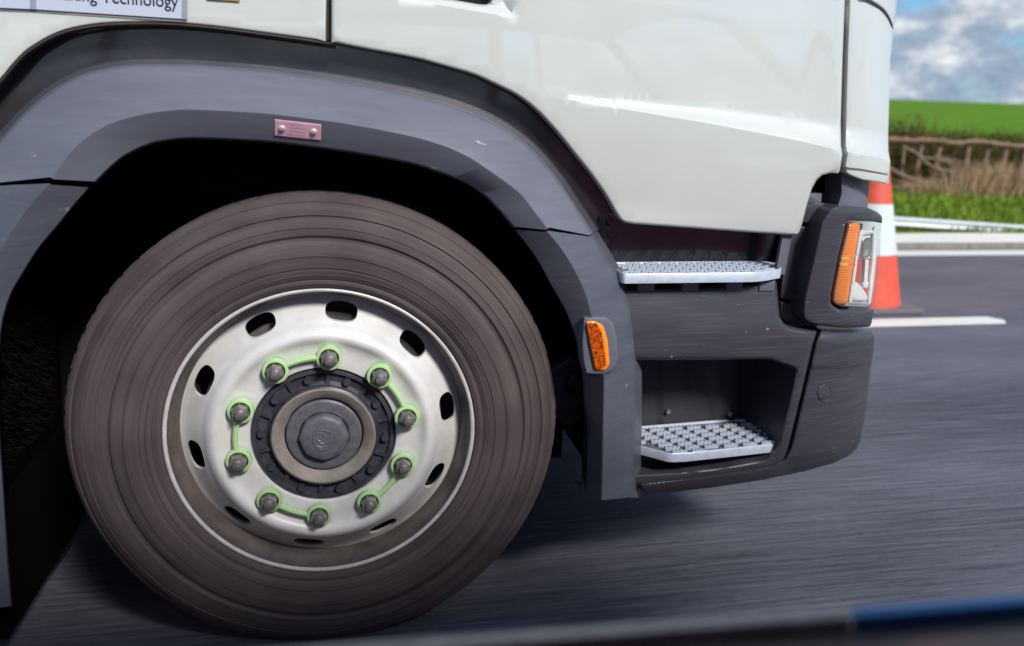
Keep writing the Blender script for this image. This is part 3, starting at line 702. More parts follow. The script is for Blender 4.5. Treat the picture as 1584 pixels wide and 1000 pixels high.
panel('step_ledge_back', [(930, 405), (1212, 405), (1212, 470), (930, 470)], .115, M['plastic_d'], T, flange=0, bw=0, step=30)

# treads
def tread(name, outline, z, thick, pitch, rowp, shift, x0, y0, nrow, ncol, rimw, h=.0095, fd=.30):
    P = [PZ(a, b, z) for a, b in outline]; k = len(P)
    cx, cy = np.mean([p[0] for p in P]), np.mean([p[1] for p in P])
    P2 = np.array([(p[0], p[1]) for p in P])
    def ins(d):
        A = P2; t = np.roll(A, -1, 0)-np.roll(A, 1, 0); t /= np.linalg.norm(t, axis=1)[:, None]; s = 1 if area(A) > 0 else -1
        return A+np.stack([-t[:, 1], t[:, 0]], -1)*s*d
    rings = [(P2, z-thick), (P2, z-.002), (ins(.0015), z), (ins(rimw), z), (ins(rimw+.0015), z-.005)]
    V = []; Fc = []
    for r_, zz in rings: V += [(p[0], p[1], zz) for p in r_]
    for i in range(len(rings)-1):
        Fc += [(i*k+j, i*k+(j+1) % k, (i+1)*k+(j+1) % k, (i+1)*k+j) for j in range(k)]
    Fc.append(tuple(4*k+j for j in range(k))); Fc.append(tuple(range(k)))
    o = obj(name, V, Fc, M['alu'], T, ang=40); o.data.materials.append(M['alugrime']); o.data.polygons[len(Fc)-2].material_index = 1
    bm = bmesh.new(); bm.from_mesh(o.data); bmesh.ops.recalc_face_normals(bm, faces=bm.faces[:]); bm.to_mesh(o.data); bm.free(); o.data.set_sharp_from_angle(angle=R(40))
    # grip pads: serrated lugs
    inner = ins(rimw+.002)
    hw, dp = pitch*.38, rowp*fd
    prof = [(-hw*.72, -.006), (-hw, h*.75), (-hw*.92, h), (-hw*.62, h*.72), (-hw*.36, h), (-hw*.10, h), (hw*.0, h*.75), (hw*.12, h), (hw*.38, h), (hw*.62, h*.72), (hw*.92, h), (hw, h*.75), (hw*.72, -.006)]
    V = [(a, -dp, b) for a, b in prof]+[(a, dp*.2, b) for a, b in prof]; q = len(prof)
    Fc = [(j, j+1, q+j+1, q+j) for j in range(q-1)]+[tuple(range(q))[::-1], tuple(range(q, 2*q))]
    first = None
    for j in range(nrow):
        for i in range(ncol):
            x = x0+i*pitch+j*shift; y = y0-j*rowp
            c = np.array([[x-hw*.6, y], [x+hw*.6, y]])
            if not inside(c, inner).all(): continue
            if first is None: first = obj('grip_lug', V, Fc, M['alu'], o, smooth=False); lg = first
            else: lg = first.copy(); COL.objects.link(lg)
            lg.location = (x, y, z-.005)
    # small teeth along the front lip
    # serrated lower edge
    return o
low_out = rounded([(955, 662), (1148, 646.5, 20), (1196, 660, 20), (1212, 678, 12), (1200, 687, 12), (1062, 701.5, 10), (1036, 702.5, 8), (985, 689, 8), (955, 680)], 4, 5)
zl = float(U(1100, 697, .0)[2])
pl = PZ(985, 662, zl); 
tread('lower_step_tread', low_out, zl, .020, .0465, .0215, .0085, pl[0]-.05, pl[1]-.012, 8, 10, .0045)
up_out = rounded([(945, 405.5), (1176, 403.5, 22), (1207, 407.5, 9), (1210, 416, 7), (1176, 421.8, 20), (962, 424, 7), (950, 414, 5)], 4, 8)
zu = float(U(1080, 423, -.028)[2])
pu = PZ(955, 406, zu)
tread('upper_step_tread', up_out, zu, .020, .0405, .0165, .009, pu[0]-.05, pu[1]-.009, 8, 12, .0035, .0062, .36)
ped = None
for px in (1000, 1068, 1136, 1186):
    a = U(px, 436, .012); b = U(px, 448, .012)
    box('tread_support', (a[0]-.018, a[0]+.018, .008, .07, b[2]-.004, zu-.018), M['plastic'], T, bev=.003)
# bolts and chips in the niche
for px, py, Y in ((1033, 636, .165), (1128, 640, .165)):
    c = U(px, py, Y); v, f = tube([(c[0], Y+.01, c[2]), (c[0], Y-.006, c[2])], .006, 6); obj('niche_bolt', v, f, M['nut'], T)
c = PZ(1158, 722, float(U(1158, 722, .03)[2]))
# --- bumper corner
def Ybump(x, y):
    x = np.asarray(x, float); y = np.asarray(y, float)
    q = np.clip((x-1225)/(1356-1225), 0, .985); Y = -.004+.12*(1-np.sqrt(1-q*q))
    chin = np.interp(x, [985, 1070, 1160, 1195, 1221, 1289, 1331, 1360], [749, 741, 729, 722, 707, 696, 678, 660])
    Y = Y+.035*np.clip((y-chin)/30, 0, 1)
    st = np.interp(x, [1240, 1360], [568, 562]); Y = Y+.006*np.clip((y-st)/6, 0, 1)-.006*np.clip((y-st-30)/100, 0, 1)
    Y = Y+.012*np.clip((523-y)/12, 0, 1)*(x > 1250)
    return Y
bmp = [(1269, 511, 3), (1346, 511, 3), (1353, 520, 4), (1351, 545), (1346, 575), (1340, 632), (1332, 679), (1326, 694), (1312, 706), (1289, 717), (1244, 729.5), (1184, 742), (1100, 755), (1000, 766, 4), (990, 757, 4), (990, 749, 3), (1070, 740), (1160, 728), (1196, 720.5), (1214, 710), (1223, 692), (1244, 606), (1262, 528)]
bmp = rounded(bmp, 2.5, 3)
chl = [(992+4, 749), (1070, 741.5), (1160, 729.5), (1195, 722), (1221, 707), (1289, 696), (1328, 678)]
stl = [(1258, 567.5), (1300, 565), (1342, 563)]; stl2 = [(1257, 573.5), (1300, 571), (1342, 569)]
bp = panel('bumper_corner', bmp, Ybump, M['plastic_m'], T, step=8, bw=6, bd=.010, flange=.06, lines=[chl, stl, stl2], ang=24)
def disc(name, px, py, Yf, r, m, parent, prof):
    Y = float(Yf(px, py)); c = U(px, py, Y); cR = U(px+4, py, float(Yf(px+4, py))); cD = U(px, py+4, float(Yf(px, py+4)))
    ex = (cR-c)/np.linalg.norm(cR-c); ez = -(cD-c)/np.linalg.norm(cD-c); n = np.cross(ex, ez); n /= np.linalg.norm(n)
    if n@(CAM-c) < 0: n = -n
    V = []; Fc = []; nn = 36
    for (rr, h) in prof:
        V += [tuple(c+(ex*math.cos(2*math.pi*j/nn)+ez*math.sin(2*math.pi*j/nn))*rr*r+n*h) for j in range(nn)]
    for i in range(len(prof)-1): Fc += [(i*nn+j, i*nn+(j+1) % nn, (i+1)*nn+(j+1) % nn, (i+1)*nn+j) for j in range(nn)]
    if prof[-1][0] > 0: Fc.append(tuple((len(prof)-1)*nn+j for j in range(nn)))
    return obj(name, V, Fc, m, parent)
rg = disc('parking_sensor_ring', 1275.5, 608.5, Ybump, .0210, M['plastic_d'], bp, [(1.0, -.003), (1.0, .0012), (.93, .0018), (.86, .0012), (.84, -.001)])
disc('parking_sensor', 1275.5, 608.5, Ybump, .0178, M['plastic_m'], bp, [(1, -.002), (1, .0008), (.9, .0014), (0, .0014)])

# --- headlight assembly
def Yhl(x, y):
    x = np.asarray(x, float); q = np.clip((x-1262)/(1369-1262), 0, .98); return -.006+.11*(1-np.sqrt(1-q*q))
hh = rounded([(1287, 318, 12), (1343, 322), (1357, 328, 6), (1364.5, 335, 4), (1364.5, 346, 2), (1352, 343.5), (1310, 341, 8), (1297, 396), (1285.5, 456), (1285.5, 471, 5), (1298, 479, 4), (1352, 479.5, 1), (1350, 490), (1347, 506, 6), (1303, 507.5), (1258, 503, 6), (1241, 494, 10), (1242, 468), (1256, 408), (1270, 345)], 2, 4)
hs = panel('headlight_housing', hh, Yhl, M['plastic_m'], T, step=8, bw=5, bd=.010, flange=.06, ang=30)
lens = rounded([(1311, 344, 5), (1322, 341.5), (1352, 344.5), (1362.5, 347, 3), (1361, 395), (1357, 440), (1352, 470, 4), (1346, 477, 3), (1298, 474.5, 4), (1286.5, 468, 4), (1287.5, 453), (1298, 398)], 3, 4)
inner = rounded([(1309, 341), (1365, 343), (1362, 400), (1353, 480), (1283, 478), (1284, 452), (1296, 396)], 3)
hl_ = panel('headlight', lens, lambda x, y: Yhl(x, y)+.001, M['glass'], T, step=8, bw=3, bd=.005, flange=.0)
lb = panel('lamp_backing', rounded([(1311, 346), (1335, 346), (1322, 420), (1316, 474), (1288, 472), (1288, 455), (1299, 398)], 2), lambda x, y: Yhl(x, y)+.022, M['blacktrim'], hl_, flange=.0, bw=0, step=12)
am = panel('amber_indicator', rounded([(1313.5, 346.5, 4), (1322, 344.5), (1331, 347, 5), (1327, 372), (1321, 405), (1315.5, 440), (1311, 471, 3), (1293, 472, 4), (1289, 466, 3), (1290, 452), (1300, 400)], 3), lambda x, y: Yhl(x, y)+.008, M['amber'], hl_, step=7, bw=4, bd=.006, flange=.012)
for y_ in (400.5, 410):
    x_ = 1308-(y_-400)*.22
    panel('indicator_led', rounded([(x_-6.5, y_-2.6), (x_+6, y_-3), (x_+5.5, y_+2), (x_-7, y_+2.4)], 2), lambda x, y: Yhl(x, y)+.006, M['led'], hl_, step=3, bw=1.5, bd=.002, flange=.004)
rf1 = panel('lamp_reflector', rounded([(1330, 356, 6), (1352, 356, 6), (1358, 364), (1350, 362), (1334, 364, 5), (1328, 395), (1322, 440), (1318, 470), (1312, 470), (1318, 430), (1325, 385)], 2), lambda x, y: Yhl(x, y)+.012, M['lampwhite'], hl_, step=6, bw=2.5, bd=.004, flange=.01)
panel('lower_reflector', rounded([(1318, 439, 3), (1324, 436), (1333, 444), (1344, 462, 4), (1340, 466), (1314, 465, 3)], 3), lambda x, y: Yhl(x, y)+.014, M['lampwhite'], hl_, step=6, bw=3, bd=.006, flange=.02)
panel('lens_rim', rounded([(1352, 352), (1357, 350), (1356, 395), (1352, 436), (1347, 470), (1343, 472), (1346, 436), (1350, 395)], 2), lambda x, y: Yhl(x, y)+.010, M['lampwhite'], hl_, step=6, bw=2, bd=.003, flange=.006)
panel('upper_reflector', rounded([(1334, 359, 4), (1354, 360, 4), (1352, 398, 4), (1329, 402, 4)], 3), lambda x, y: Yhl(x, y)+.026, M['lampwhite'], hl_, step=6, bw=4, bd=-.006, flange=.0)
panel('projector_bowl', rounded([(1337, 368, 5), (1349, 368, 5), (1348, 392, 5), (1343, 400, 4), (1334, 398, 5)], 3), lambda x, y: Yhl(x, y)+.020, M['chrome'], hl_, step=6, bw=5, bd=-.012, flange=.0)
panel('light_guide', rounded([(1338, 402, 3), (1344, 402, 3), (1342, 436), (1346, 438), (1346, 446), (1336, 446), (1334, 438), (1336, 436)], 1), lambda x, y: Yhl(x, y)+.018, M['lampwhite'], hl_, step=6, bw=2, bd=.004, flange=.01)
panel('lamp_floor', rounded([(1314, 467), (1347, 468), (1346, 476), (1300, 475)], 2), lambda x, y: Yhl(x, y)+.012, M['chrome'], hl_, step=6, bw=2, bd=.004, flange=.01)
panel('lamp_rear_shell', rounded([(1292, 346), (1330, 346), (1322, 420), (1314, 474), (1282, 474), (1282, 452)], 2), .06, M['black'], hl_, flange=0, bw=0, step=20)
# dark recess beside and above the housing
panel('headlight_recess', [(1200, 255), (1342, 268), (1342, 325), (1300, 330), (1292, 360), (1268, 470), (1268, 512), (1200, 512), (1190, 470), (1200, 400), (1196, 352)], .11, M['blacktrim'], T, flange=0, bw=0, step=25)
panel('recess_cover', rounded([(1238, 318), (1262, 313), (1290, 316), (1274, 345), (1262, 348), (1232, 344)], 3), .05, M['plastic_d'], T, flange=.03, bw=3)
panel('recess_cover', rounded([(1228, 349), (1262, 352), (1270, 352), (1250, 448), (1242, 470), (1206, 462), (1212, 400)], 3), .052, M['plastic_d'], T, flange=.03, bw=3)
panel('recess_cover', rounded([(1206, 466), (1242, 474), (1244, 498), (1258, 506), (1226, 506), (1208, 494)], 3), .05, M['plastic_d'], T, flange=.03, bw=3)
panel('recess_bracket', rounded([(1250, 299), (1272, 299), (1270, 316), (1246, 316)], 2), .055, M['plastic'], T, flange=.03, bw=2)
def Yneck(x, y): x = np.asarray(x, float); q = np.clip((x-1303)/(1346-1303), 0, .97); return .030+.09*(1-np.sqrt(1-q*q))
panel('headlight_neck', rounded([(1300, 258), (1346, 270), (1343.5, 296), (1341, 328), (1294, 320), (1300, 300)], 3), Yneck, M['plastic'], T, step=7, bw=3, bd=.008, flange=.06)

# --- side marker lamp in the fender
def Ymk(x, y): return np.asarray(x, float)*0-.078
mk = panel('side_marker_housing', rounded([(902, 490, 3), (938, 490, 8), (949, 500, 8), (955, 528), (957, 556, 8), (950, 574, 10), (936, 581, 8), (906, 580, 3), (901, 560), (899, 530)], 3), Ymk, M['plastic'], T, step=8, bw=4, bd=.010, flange=.03)
panel('marker_lens', rounded([(905, 497, 4), (921, 495.5, 6), (934, 503, 6), (941, 527), (944, 564, 7), (937, 575, 6), (920, 575, 6), (914, 548)], 4), lambda x, y: Ymk(x, y)-.007, M['amber'], mk, step=5, bw=6, bd=.010, flange=.01)
zz_ = rounded([(908, 501, 3), (923, 500, 3), (931, 516), (934, 535), (938, 566, 3), (929, 571), (922, 571), (917, 548)], 3)
panel('marker_reflector', zz_, lambda x, y: Ymk(x, y)-.0078, M['amber_d'], mk, step=5, bw=0, flange=.003)

# --- pink plate
Yp = -.060
def Ypk(x, y):
    ya = np.interp(x, [p[0] for p in A2], [p[1] for p in A2]); yb = np.interp(x, [p[0] for p in A3], [p[1] for p in A3])
    return -.0765+.0290*(y-ya)/(yb-ya)-.003
pk = panel('pink_plate', rounded([(424.5, 185), (497, 193), (496, 218), (424.5, 210.5)], 1.5), Ypk, M['pink'], T, step=8, bw=1.5, bd=.0015, flange=.004)
for px, py in ((436, 199), (485, 204)):
    disc('rivet', px, py, Ypk, .0058, M['rivet'], pk, [(1, -.001), (1, .001), (.8, .0025), (.4, .0033)])
for i in range(4):
    yy = 191+i*5; panel('plate_print', [(447, yy+.6), (472, yy+3), (472, yy+3.6), (447, yy+1.2)], lambda x, y: Ypk(x, y)-.0008, M['pale_reflect_print'], pk, flange=0, bw=0)

# --- stickers
for nm, pl_ in (('sticker', [(-60, -60), (48.5, -60), (48.5, 14.6), (-60, 10)]), ('sticker', [(54, -60), (282, -60), (281, 29.4), (54, 14.8)])):
    s_ = panel(nm, pl_, -.0015, M['sign'], rear_panel, flange=0, bw=0, step=30)
    pass
panel('sticker_border', [(-60, 10), (48, 14.2), (284, 30.2), (289, 30.4), (289, 33), (48, 16.4), (-60, 12.4)], -.0022, M['ink'], rear_panel, flange=0, bw=0, step=30)
panel('sticker_edge', [(46, -60), (56, -60), (56, 15.4), (46, 14.4)], -.0018, M['signgrey'], rear_panel, flange=0, bw=0, step=30)
panel('sticker_edge', [(281.5, -60), (290, -60), (290, 30.3), (281.5, 30)], -.0018, M['signgrey'], rear_panel, flange=0, bw=0, step=30)
panel('gold_sticker', [(320, -40), (374, -40), (371, 2.5), (320, -1)], -.0018, M['gold'], rear_panel, flange=0, bw=0, step=30)
def text_on(s, px, py, px2, py2, Y, m, parent):       # baseline from (px,py) to (px2,py2)
    a, b = U(px, py, Y), U(px2, py2, Y); cu = bpy.data.curves.new('lettering', 'FONT'); cu.body = s; cu.extrude = .0004
    o = bpy.data.objects.new('lettering', cu); COL.objects.link(o); bpy.context.view_layer.update()
    wdt = max(v[0] for v in [list(c) for c in o.bound_box]); me = bpy.data.meshes.new_from_object(o.evaluated_get(bpy.context.evaluated_depsgraph_get()))
    bpy.data.objects.remove(o)
    ex = (b-a)/wdt; sc = np.linalg.norm(ex); ez = np.array([-ex[2], 0, ex[0]])
    for v in me.vertices:
        q = a+ex*v.co.x+ez*v.co.y*1.12+np.array([0, -v.co.z, 0]); v.co = q
    me.materials.clear(); me.materials.append(m); o = bpy.data.objects.new('lettering', me); COL.objects.link(o); o.parent = parent
    return o
text_on('Braking Technology', 72, -2.5, 276, 12.2, -.0022, M['ink'], rear_panel)

# --- bracket behind the wheel
panel('hose_bracket', rounded([(848, 572), (884, 552, 2), (912, 576, 2), (912, 640), (880, 660), (850, 640)], 2), .075, M['hub'], T, flange=.03, bw=2, step=12)
c = U(894, 591, .06); v, f = tube([(c[0]+.026*math.cos(a), .06, c[2]+.026*math.sin(a)) for a in np.linspace(0, 2*math.pi, 25)], .004, 6)
obj('air_hose', v, f, M['black'], T)

# ================================================================== WHEEL
ty = [(.300, .012), (.303, .000), (.3045, -.008), (.312, -.0125), (.318, -.0125), (.3195, -.0112), (.321, -.0128), (.3285, -.0155), (.3295, -.0170), (.3305, -.0160), (.3395, -.0185), (.3405, -.0170), (.342, -.0170), (.343, -.0192), (.358, -.0220), (.3660, -.0232), (.367, -.0248), (.3685, -.0236), (.384, -.0236), (.390, -.0215), (.3945, -.0165), (.400, -.0165), (.405, -.0205), (.4165, -.0205), (.4175, -.0188), (.419, -.0200), (.428, -.0180), (.437, -.0155), (.4385, -.0125), (.440, -.0125), (.4415, -.0148), (.449, -.0110), (.457, -.0060), (.4615, -.0005), (.4635, .0015), (.4652, .001), (.471, .0055), (.4760, .011), (.4785, .018), (.4795, .030), (.4795, .052)]
tyre = lathe('tyre', ty, M['tyre'], T, n=220, ang=28)
# tread blocks around
tprof = [(.476, .052), (.476, .070), (.464, .073), (.464, .083), (.476, .086), (.476, .150), (.464, .153), (.464, .163), (.476, .166), (.476, .235), (.464, .238), (.464, .248), (.476, .251), (.476, .30), (.44, .33), (.32, .32), (.30, .31)]
lathe('tyre_tread', tprof, M['tyre'], tyre, n=160)
v, f = box_geo(-.014, .014, .020, .052, -.004, .0022)
sb = None
for i in range(72):
    a = 2*math.pi*i/72
    if sb is None: sb = obj('shoulder_block', [(x, y, z+.4775) for x, y, z in v], f, M['tyre'], tyre, smooth=False); o = sb
    else: o = sb.copy(); COL.objects.link(o)
    o.location = (0, 0, ZW); o.rotation_euler = (0, a, 0)
rim = lathe('wheel_rim', [(.3035, .008), (.3035, -.001), (.3015, -.0045), (.2985, -.0055), (.2960, -.0045), (.2945, -.001)], M['lip'], T, n=200)
lathe('rim_well', [(.2945, -.001), (.2935, .010), (.2895, .020), (.284, .026), (.281, .034), (.2795, .052), (.272, .10), (.25, .14), (.15, .16)], M['rimdark'], rim, n=200)
# wheel disc with ten hand holes
DP_r = [.281, .276, .268, .255, .240, .230, .222, .214, .208, .202, .196, .190, .18, .165, .150, .1435, .1415, .141]
DP_y = [.052, .049, .043, .030, .014, .004, -.006, -.0125, -.0145, -.0135, -.0095, -.0055, -.003, -.002, -.002, -.001, .002, .02]
def yd(r): return float(np.interp(r, DP_r[::-1], DP_y[::-1]))
V = []; Fc = []; NH = 10; rc, ra_, rth = .2515, .0165, .031
PH = R(9)
def pt(r, th, dy=0): return (r*math.cos(th), yd(r)+dy, ZW+r*math.sin(th))
for hI in range(NH):
    c0 = hI*2*math.pi/NH+PH; hw_ = math.pi/NH; K = 40
    rings = []
    for s_ in (-1, 0, .18, .45, .75, 1.0):
        ring = []
        for k in range(K):
            ph = 2*math.pi*k/K; ca, sa = math.cos(ph), math.sin(ph)
            er = ra_*np.sign(sa)*abs(sa)**.75; et = rth*np.sign(ca)*abs(ca)**.75/rc
            # rectangle r in [.228,.275], theta +-hw
            m_ = max(abs(ca), abs(sa)); ou_t = hw_*ca/m_; ou_r = (.0235)*sa/m_
            if s_ == -1: ring.append(pt(rc+er, c0+et, .012))
            else: ring.append(pt(rc+er*(1-s_)+ou_r*s_, c0+et*(1-s_)+ou_t*s_))
        rings.append(ring)
    for i in range(len(rings)-1):
        s = len(V); V += rings[i]+rings[i+1]; Fc += [(s+j, s+(j+1) % K, s+K+(j+1) % K, s+K+j) for j in range(K)]
dv_, df_ = V, Fc
for (ra0, ra1) in ((.281, .275), (.228, .141)):
    rs = sorted([r for r in DP_r if min(ra0, ra1) < r < max(ra0, ra1)]+[ra0, ra1], reverse=True); nn = 200; s = len(V)
    for r in rs: V += [pt(r, 2*math.pi*j/nn) for j in range(nn)]
    for i in range(len(rs)-1): Fc += [(s+i*nn+j, s+i*nn+(j+1) % nn, s+(i+1)*nn+(j+1) % nn, s+(i+1)*nn+j) for j in range(nn)]
wd_ = obj('wheel_disc', V, Fc, M['steel'], rim, ang=40)
bm = bmesh.new(); bm.from_mesh(wd_.data); bmesh.ops.remove_doubles(bm, verts=bm.verts[:], dist=.0003)
for f_ in bm.faces:
    if f_.normal.y > .0 and abs(f_.normal.y) > .15: f_.normal_flip()
bm.to_mesh(wd_.data); bm.free(); wd_.data.set_sharp_from_angle(angle=R(40))
lathe('brake_drum', [(.24, .075), (.24, .06), (.16, .055), (.13, .055)], M['rimdark'], rim, n=80)
# wheel nuts with green indicators joined in pairs
def nut_geo():
    V = []; Fc = []
    prof = [(.0205, -.002, 0), (.0205, -.006, 0), (.0165, -.008, 0), (.0160, -.0085, 1), (.0160, -.026, 1), (.0135, -.030, 1), (.0085, -.031, 0), (.0080, -.040, 0), (.0, -.041, 0)]
    for r, y, hx in prof:
        for j in range(24):
            a = 2*math.pi*j/24; q = r
            if hx: m6 = (a % (math.pi/3))-math.pi/6; q = r*math.cos(math.pi/6)/math.cos(m6)*1.08
            V.append((q*math.cos(a), y, q*math.sin(a)))
    for i in range(len(prof)-1): Fc += [(i*24+j, (i+1)*24+j, (i+1)*24+(j+1) % 24, i*24+(j+1) % 24) for j in range(24)]
    return V, Fc
nv, nf = nut_geo(); nut0 = None; RN = .1675
for i in range(10):
    a = i*math.pi/5+R(13)
    if nut0 is None: nut0 = obj('wheel_nut', nv, nf, M['nut'], wd_, ang=25) if False else obj('wheel_nut', nv, nf, M['nut'], rim, ang=25); o = nut0
    else: o = nut0.copy(); COL.objects.link(o)
    o.location = (RN*math.cos(a), -.002, ZW+RN*math.sin(a)); o.rotation_euler = (0, rnd.uniform(0, 1), 0)
for i in range(5):
    a0, a1_ = (2*i)*math.pi/5+R(13), (2*i+1)*math.pi/5+R(13); L_ = []
    for a in (a0, a1_):
        V = []; Fc = []
        cx, cz = RN*math.cos(a), ZW+RN*math.sin(a)
        pr = [(.0245, -.007), (.0245, -.018), (.0225, -.019), (.0188, -.019), (.0188, -.007)]
        for r, y in pr: V += [(cx+r*math.cos(2*math.pi*j/24), y, cz+r*math.sin(2*math.pi*j/24)) for j in range(24)]
        for k in range(len(pr)-1): Fc += [(k*24+j, (k+1)*24+j, (k+1)*24+(j+1) % 24, k*24+(j+1) % 24) for j in range(24)]
        L_.append((V, Fc))
    da = .024/RN
    arc = [(RN*math.cos(a)*1.0, -.0135, ZW+RN*math.sin(a)) for a in np.linspace(a0+da, a1_-da, 10)]
    L_.append(tube(arc, .0055, 8))
    v, f = merge(L_); obj('nut_indicator', v, f, M['green'], rim)
# hub
hub = lathe('hub', [(.1405, .03), (.1400, .006), (.137, .002), (.131, .001), (.129, .008), (.112, .010), (.106, .004), (.104, -.004), (.101, -.006)], M['hub'], T, n=120)
hb = None
for i in range(10):
    a = i*math.pi/5+R(31)
    if hb is None:
        v, f = tube([(0, .012, 0), (0, -.002, 0)], .0085, 6); hb = obj('hub_bolt', v, f, M['hub'], hub, smooth=False); o = hb
    else: o = hb.copy(); COL.objects.link(o)
    o.location = (.1205*math.cos(a), 0, ZW+.1205*math.sin(a))
    v, f = None, None
rb_ = None
for i in range(10):
    a = i*math.pi/5+R(13)
    if rb_ is None:
        v, f = box_geo(-.004, .004, .0035, .012, -.0125, .0125); rb_ = obj('hub_rib', v, f, M['hub'], hub, smooth=False); o = rb_
    else: o = rb_.copy(); COL.objects.link(o)
    o.location = (.1205*math.cos(a), 0, ZW+.1205*math.sin(a)); o.rotation_euler = (0, -a+math.pi/2, 0)
lathe('hub_seat', [(.101, -.006), (.098, -.007), (.082, .0), (.0775, .006), (.0765, .022), (.074, .022)], M['taupe'], hub, n=120)
lathe('hub_flange', [(.0745, .022), (.074, .004), (.071, .001), (.055, -.001), (.050, .001), (.048, .004)], M['cap'], hub, n=120)
V = []; Fc = []; prof = [(.0485, .006), (.0485, -.010), (.0455, -.0155), (.041, -.0175), (.030, -.0180), (0.0005, -.0182)]
for r, y in prof:
    for j in range(64):
        a = 2*math.pi*j/64; q = r
        if r > .04: m8 = (a % (math.pi/4))-math.pi/8; q = r*(.45+.55*math.cos(math.pi/8)/math.cos(m8))
        V.append((q*math.cos(a), y, ZW+q*math.sin(a)))
for i in range(len(prof)-1): Fc += [(i*64+j, (i+1)*64+j, (i+1)*64+(j+1) % 64, i*64+(j+1) % 64) for j in range(64)]
capo = obj('hub_cap', V, Fc, M['cap'], T, ang=22)
# raised emblem: open lozenge with swirl
sw = []
ring = cr([(-.020, .010), (-.008, .020), (.006, .017), (.020, .010), (.019, -.006), (.006, -.020), (-.008, -.021), (-.019, -.008)], 6, True)
sw.append(tube([(p[0], -.0187, ZW+p[1]) for p in ring]+[(ring[0][0], -.0187, ZW+ring[0][1])], .0011, 6))
for cv in ([(-.017, .012), (-.006, .014), (.0, .006), (.008, .003), (.016, .004)], [(-.016, .004), (-.010, -.002), (.0, -.001), (.004, .006), (-.002, .013)], [(-.012, -.002), (-.004, -.008), (.006, -.007), (.014, -.002)], [(-.013, -.014), (-.002, -.017), (.010, -.013)]):
    sw.append(tube([(p[0], -.0187, ZW+p[1]) for p in cr(cv, 6)], .0010, 6))
v, f = merge(sw); obj('cap_emblem', v, f, M['cap'], capo)

# ================================================================== the car the picture is taken from
cdr = thing('car', 'dark car in the foreground with only its blurred door sill showing along the bottom edge', 'car', (0, -1.2, 0))
YC = -1.2
def crow(pts, Y): return [(x, y, Y) for x, y in pts]
top = [(-900, 1125), (0, 1040), (700, 986), (1035, 961), (1314, 940), (1584, 920), (2100, 884)]
bot = [(-900, 1170), (0, 1080), (700, 1020), (1147, 988), (1314, 978), (1584, 954), (2100, 915)]
def seg(c, x0, x1):
    A = np.array(c, float); xx = np.linspace(x0, x1, 14); return list(zip(xx, np.interp(xx, A[:, 0], A[:, 1])))
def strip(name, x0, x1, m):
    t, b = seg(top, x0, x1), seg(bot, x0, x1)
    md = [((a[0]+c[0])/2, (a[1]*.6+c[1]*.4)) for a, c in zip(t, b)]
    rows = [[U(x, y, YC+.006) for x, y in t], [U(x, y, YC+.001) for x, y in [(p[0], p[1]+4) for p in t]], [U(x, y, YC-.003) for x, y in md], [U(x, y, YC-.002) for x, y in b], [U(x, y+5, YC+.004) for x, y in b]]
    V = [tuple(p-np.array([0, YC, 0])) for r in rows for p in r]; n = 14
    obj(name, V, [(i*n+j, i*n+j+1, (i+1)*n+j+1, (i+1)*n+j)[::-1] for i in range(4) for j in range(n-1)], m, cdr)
strip('pale_sill_reflection', -900, 1316, M['pale_reflect_print']); strip('blue_sill_reflection', 1318, 2100, M['blue_reflect'])  # reflections along the sill put in as two coloured strips
tb = seg(bot, -900, 2100); n = 14
rows = [[U(x, y-3, YC+.006) for x, y in tb], [U(x, y-1, YC-.006) for x, y in tb], [U(x, y+18, YC-.03) for x, y in tb], [U(x, y+60, YC-.09) for x, y in tb]]
V = [tuple(p-np.array([0, YC, 0])) for r in rows for p in r]
obj('inner_door_trim', V, [(i*n+j, i*n+j+1, (i+1)*n+j+1, (i+1)*n+j)[::-1] for i in range(3) for j in range(n-1)], M['blacktrim'], cdr)
prof = [(.006, .0), (.012, -.004), (.035, -.06), (.055, -.16), (.06, -.30), (.05, -.42), (.03, -.52), (.0, -.60)]
V = []; xs_ = np.linspace(-2.9, 2.1, 16)
tz = [float(U(x_, y_, YC+.006)[2]) for x_, y_ in tb]; tx = [float(U(x_, y_, YC+.006)[0]) for x_, y_ in tb]
for x in xs_:
    z0 = float(np.interp(x, tx, tz))
    V += [(x, a, z0+b) for a, b in prof]
k = len(prof); obj('outer_door_skin', V, [(i*k+j, i*k+j+1, (i+1)*k+j+1, (i+1)*k+j)[::-1] for i in range(15) for j in range(k-1)], M['maroon'], cdr)

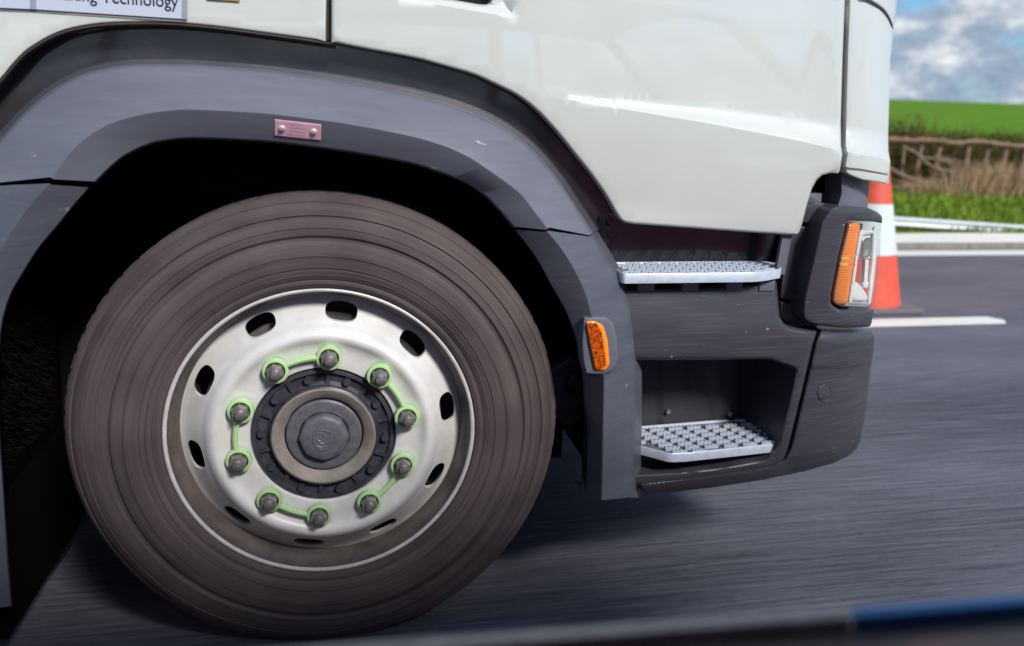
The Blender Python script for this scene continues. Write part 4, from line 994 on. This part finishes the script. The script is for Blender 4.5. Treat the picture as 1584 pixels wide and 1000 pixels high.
# roof, pillars, bonnet of the same car (unseen; roof sized to shade the road)
def sheet(name, rows, m, th=.02, **p):
    V = [tuple(np.array(q)-np.array([0, YC, 0])) for r in rows for q in r]; n = len(rows[0]); k = len(rows)
    o = obj(name, V, [(i*n+j, i*n+j+1, (i+1)*n+j+1, (i+1)*n+j) for i in range(k-1) for j in range(n-1)], m, cdr)
    md = o.modifiers.new('thickness', 'SOLIDIFY'); md.thickness = th; return o
ry = [-1.40, -1.48, -1.65, -2.0, -2.35, -2.5, -2.58]; rz = [1.60, 1.645, 1.67, 1.685, 1.67, 1.645, 1.60]
sheet('roof', [[(x, y, z-.10*max(0, (abs(x-.2)-1.1))**2) for y, z in zip(ry, rz)] for x in np.linspace(-1.7, 1.75, 13)], M['maroon'], .03)
for (a, b, nm) in (((1.75, -1.41, 1.58), (2.4, -1.27, .90), 'front_pillar'), ((.78, -1.41, 1.61), (.82, -1.24, .86), 'centre_pillar'), ((-.9, -1.41, 1.61), (-1.2, -1.24, .88), 'rear_pillar'), ((1.75, -2.57, 1.58), (2.4, -2.73, .90), 'front_pillar'), ((.78, -2.57, 1.61), (.82, -2.76, .86), 'centre_pillar'), ((-.9, -2.57, 1.61), (-1.2, -2.76, .88), 'rear_pillar')):
    v, f = tube([(a[0], a[1]-YC, a[2]), ((a[0]+b[0])/2, (a[1]+b[1])/2-YC, (a[2]+b[2])/2+.03), (b[0], b[1]-YC, b[2])], .035, 8); obj(nm, v, f, M['maroon'], cdr)
by = [-1.20, -1.27, -1.5, -2.0, -2.5, -2.73, -2.80]
sheet('bonnet', [[(x, y, z0-dz) for y, dz in zip(by, (.16, .04, .0, -.015, .0, .04, .16))] for x, z0 in ((2.35, .93), (2.7, .90), (3.1, .85), (3.45, .78), (3.6, .66))], M['maroon'])
sheet('front_wing', [[(x, -1.19, z0), (x, -1.155, z0-.2), (x, -1.18, .25)] for x, z0 in ((2.1, .80), (2.7, .76), (3.1, .71), (3.45, .64), (3.6, .5))], M['maroon'])

# ------------------------------------------------------------------ far side and rear of the truck, unseen but solid
box('front_bumper', (.98, 1.12, .30, 2.45, .30, .66), M['plastic_m'], T, bev=.03)
box('side_skirt', (-6, -.80, .02, .10, .22, .95), M['plastic_m'], T, bev=.02)
box('side_skirt', (-6, -.80, 2.40, 2.47, .22, .95), M['plastic_m'], T, bev=.02)
box('far_step_housing', (.66, 1.05, 2.30, 2.47, .30, .95), M['plastic_m'], T, bev=.02)
for src in (tyre, bpy.data.objects['tyre_tread']):
    o = src.copy(); COL.objects.link(o); o.parent = T if src is tyre else fartyre; o.location = (0, 2.47, 0); o.scale = (1, -1, 1)
    if src is tyre: fartyre = o
    else: o.location = (0, 0, 0); o.scale = (1, 1, 1)
for xw in (-3.6, -4.9):
    for yw in (.06, 2.1):
        v, f = tube([(xw, yw, ZW+.02), (xw, yw+.32, ZW+.02)], .49, 40); obj('rear_tyre', v, f, M['tyre'], T, ang=40)
box('underbody', (-2.9, 3.4, -1.55, -.05, .22, .30), M['chassis'], cdr)

sheet('far_door_skin', [[(x, -2.74, .84), (x, -2.80, .6), (x, -2.76, .25)] for x in np.linspace(-2.9, 2.1, 6)], M['maroon'])
box('rear_seat', (-1.3, -.75, -1.45, -.25, .35, 1.0), M['blacktrim'], cdr, bev=.06)
for yy in (-1.3, -.72):
    box('front_seat', (.75, .95, yy, yy+.5, .4, 1.12), M['blacktrim'], cdr, bev=.05)
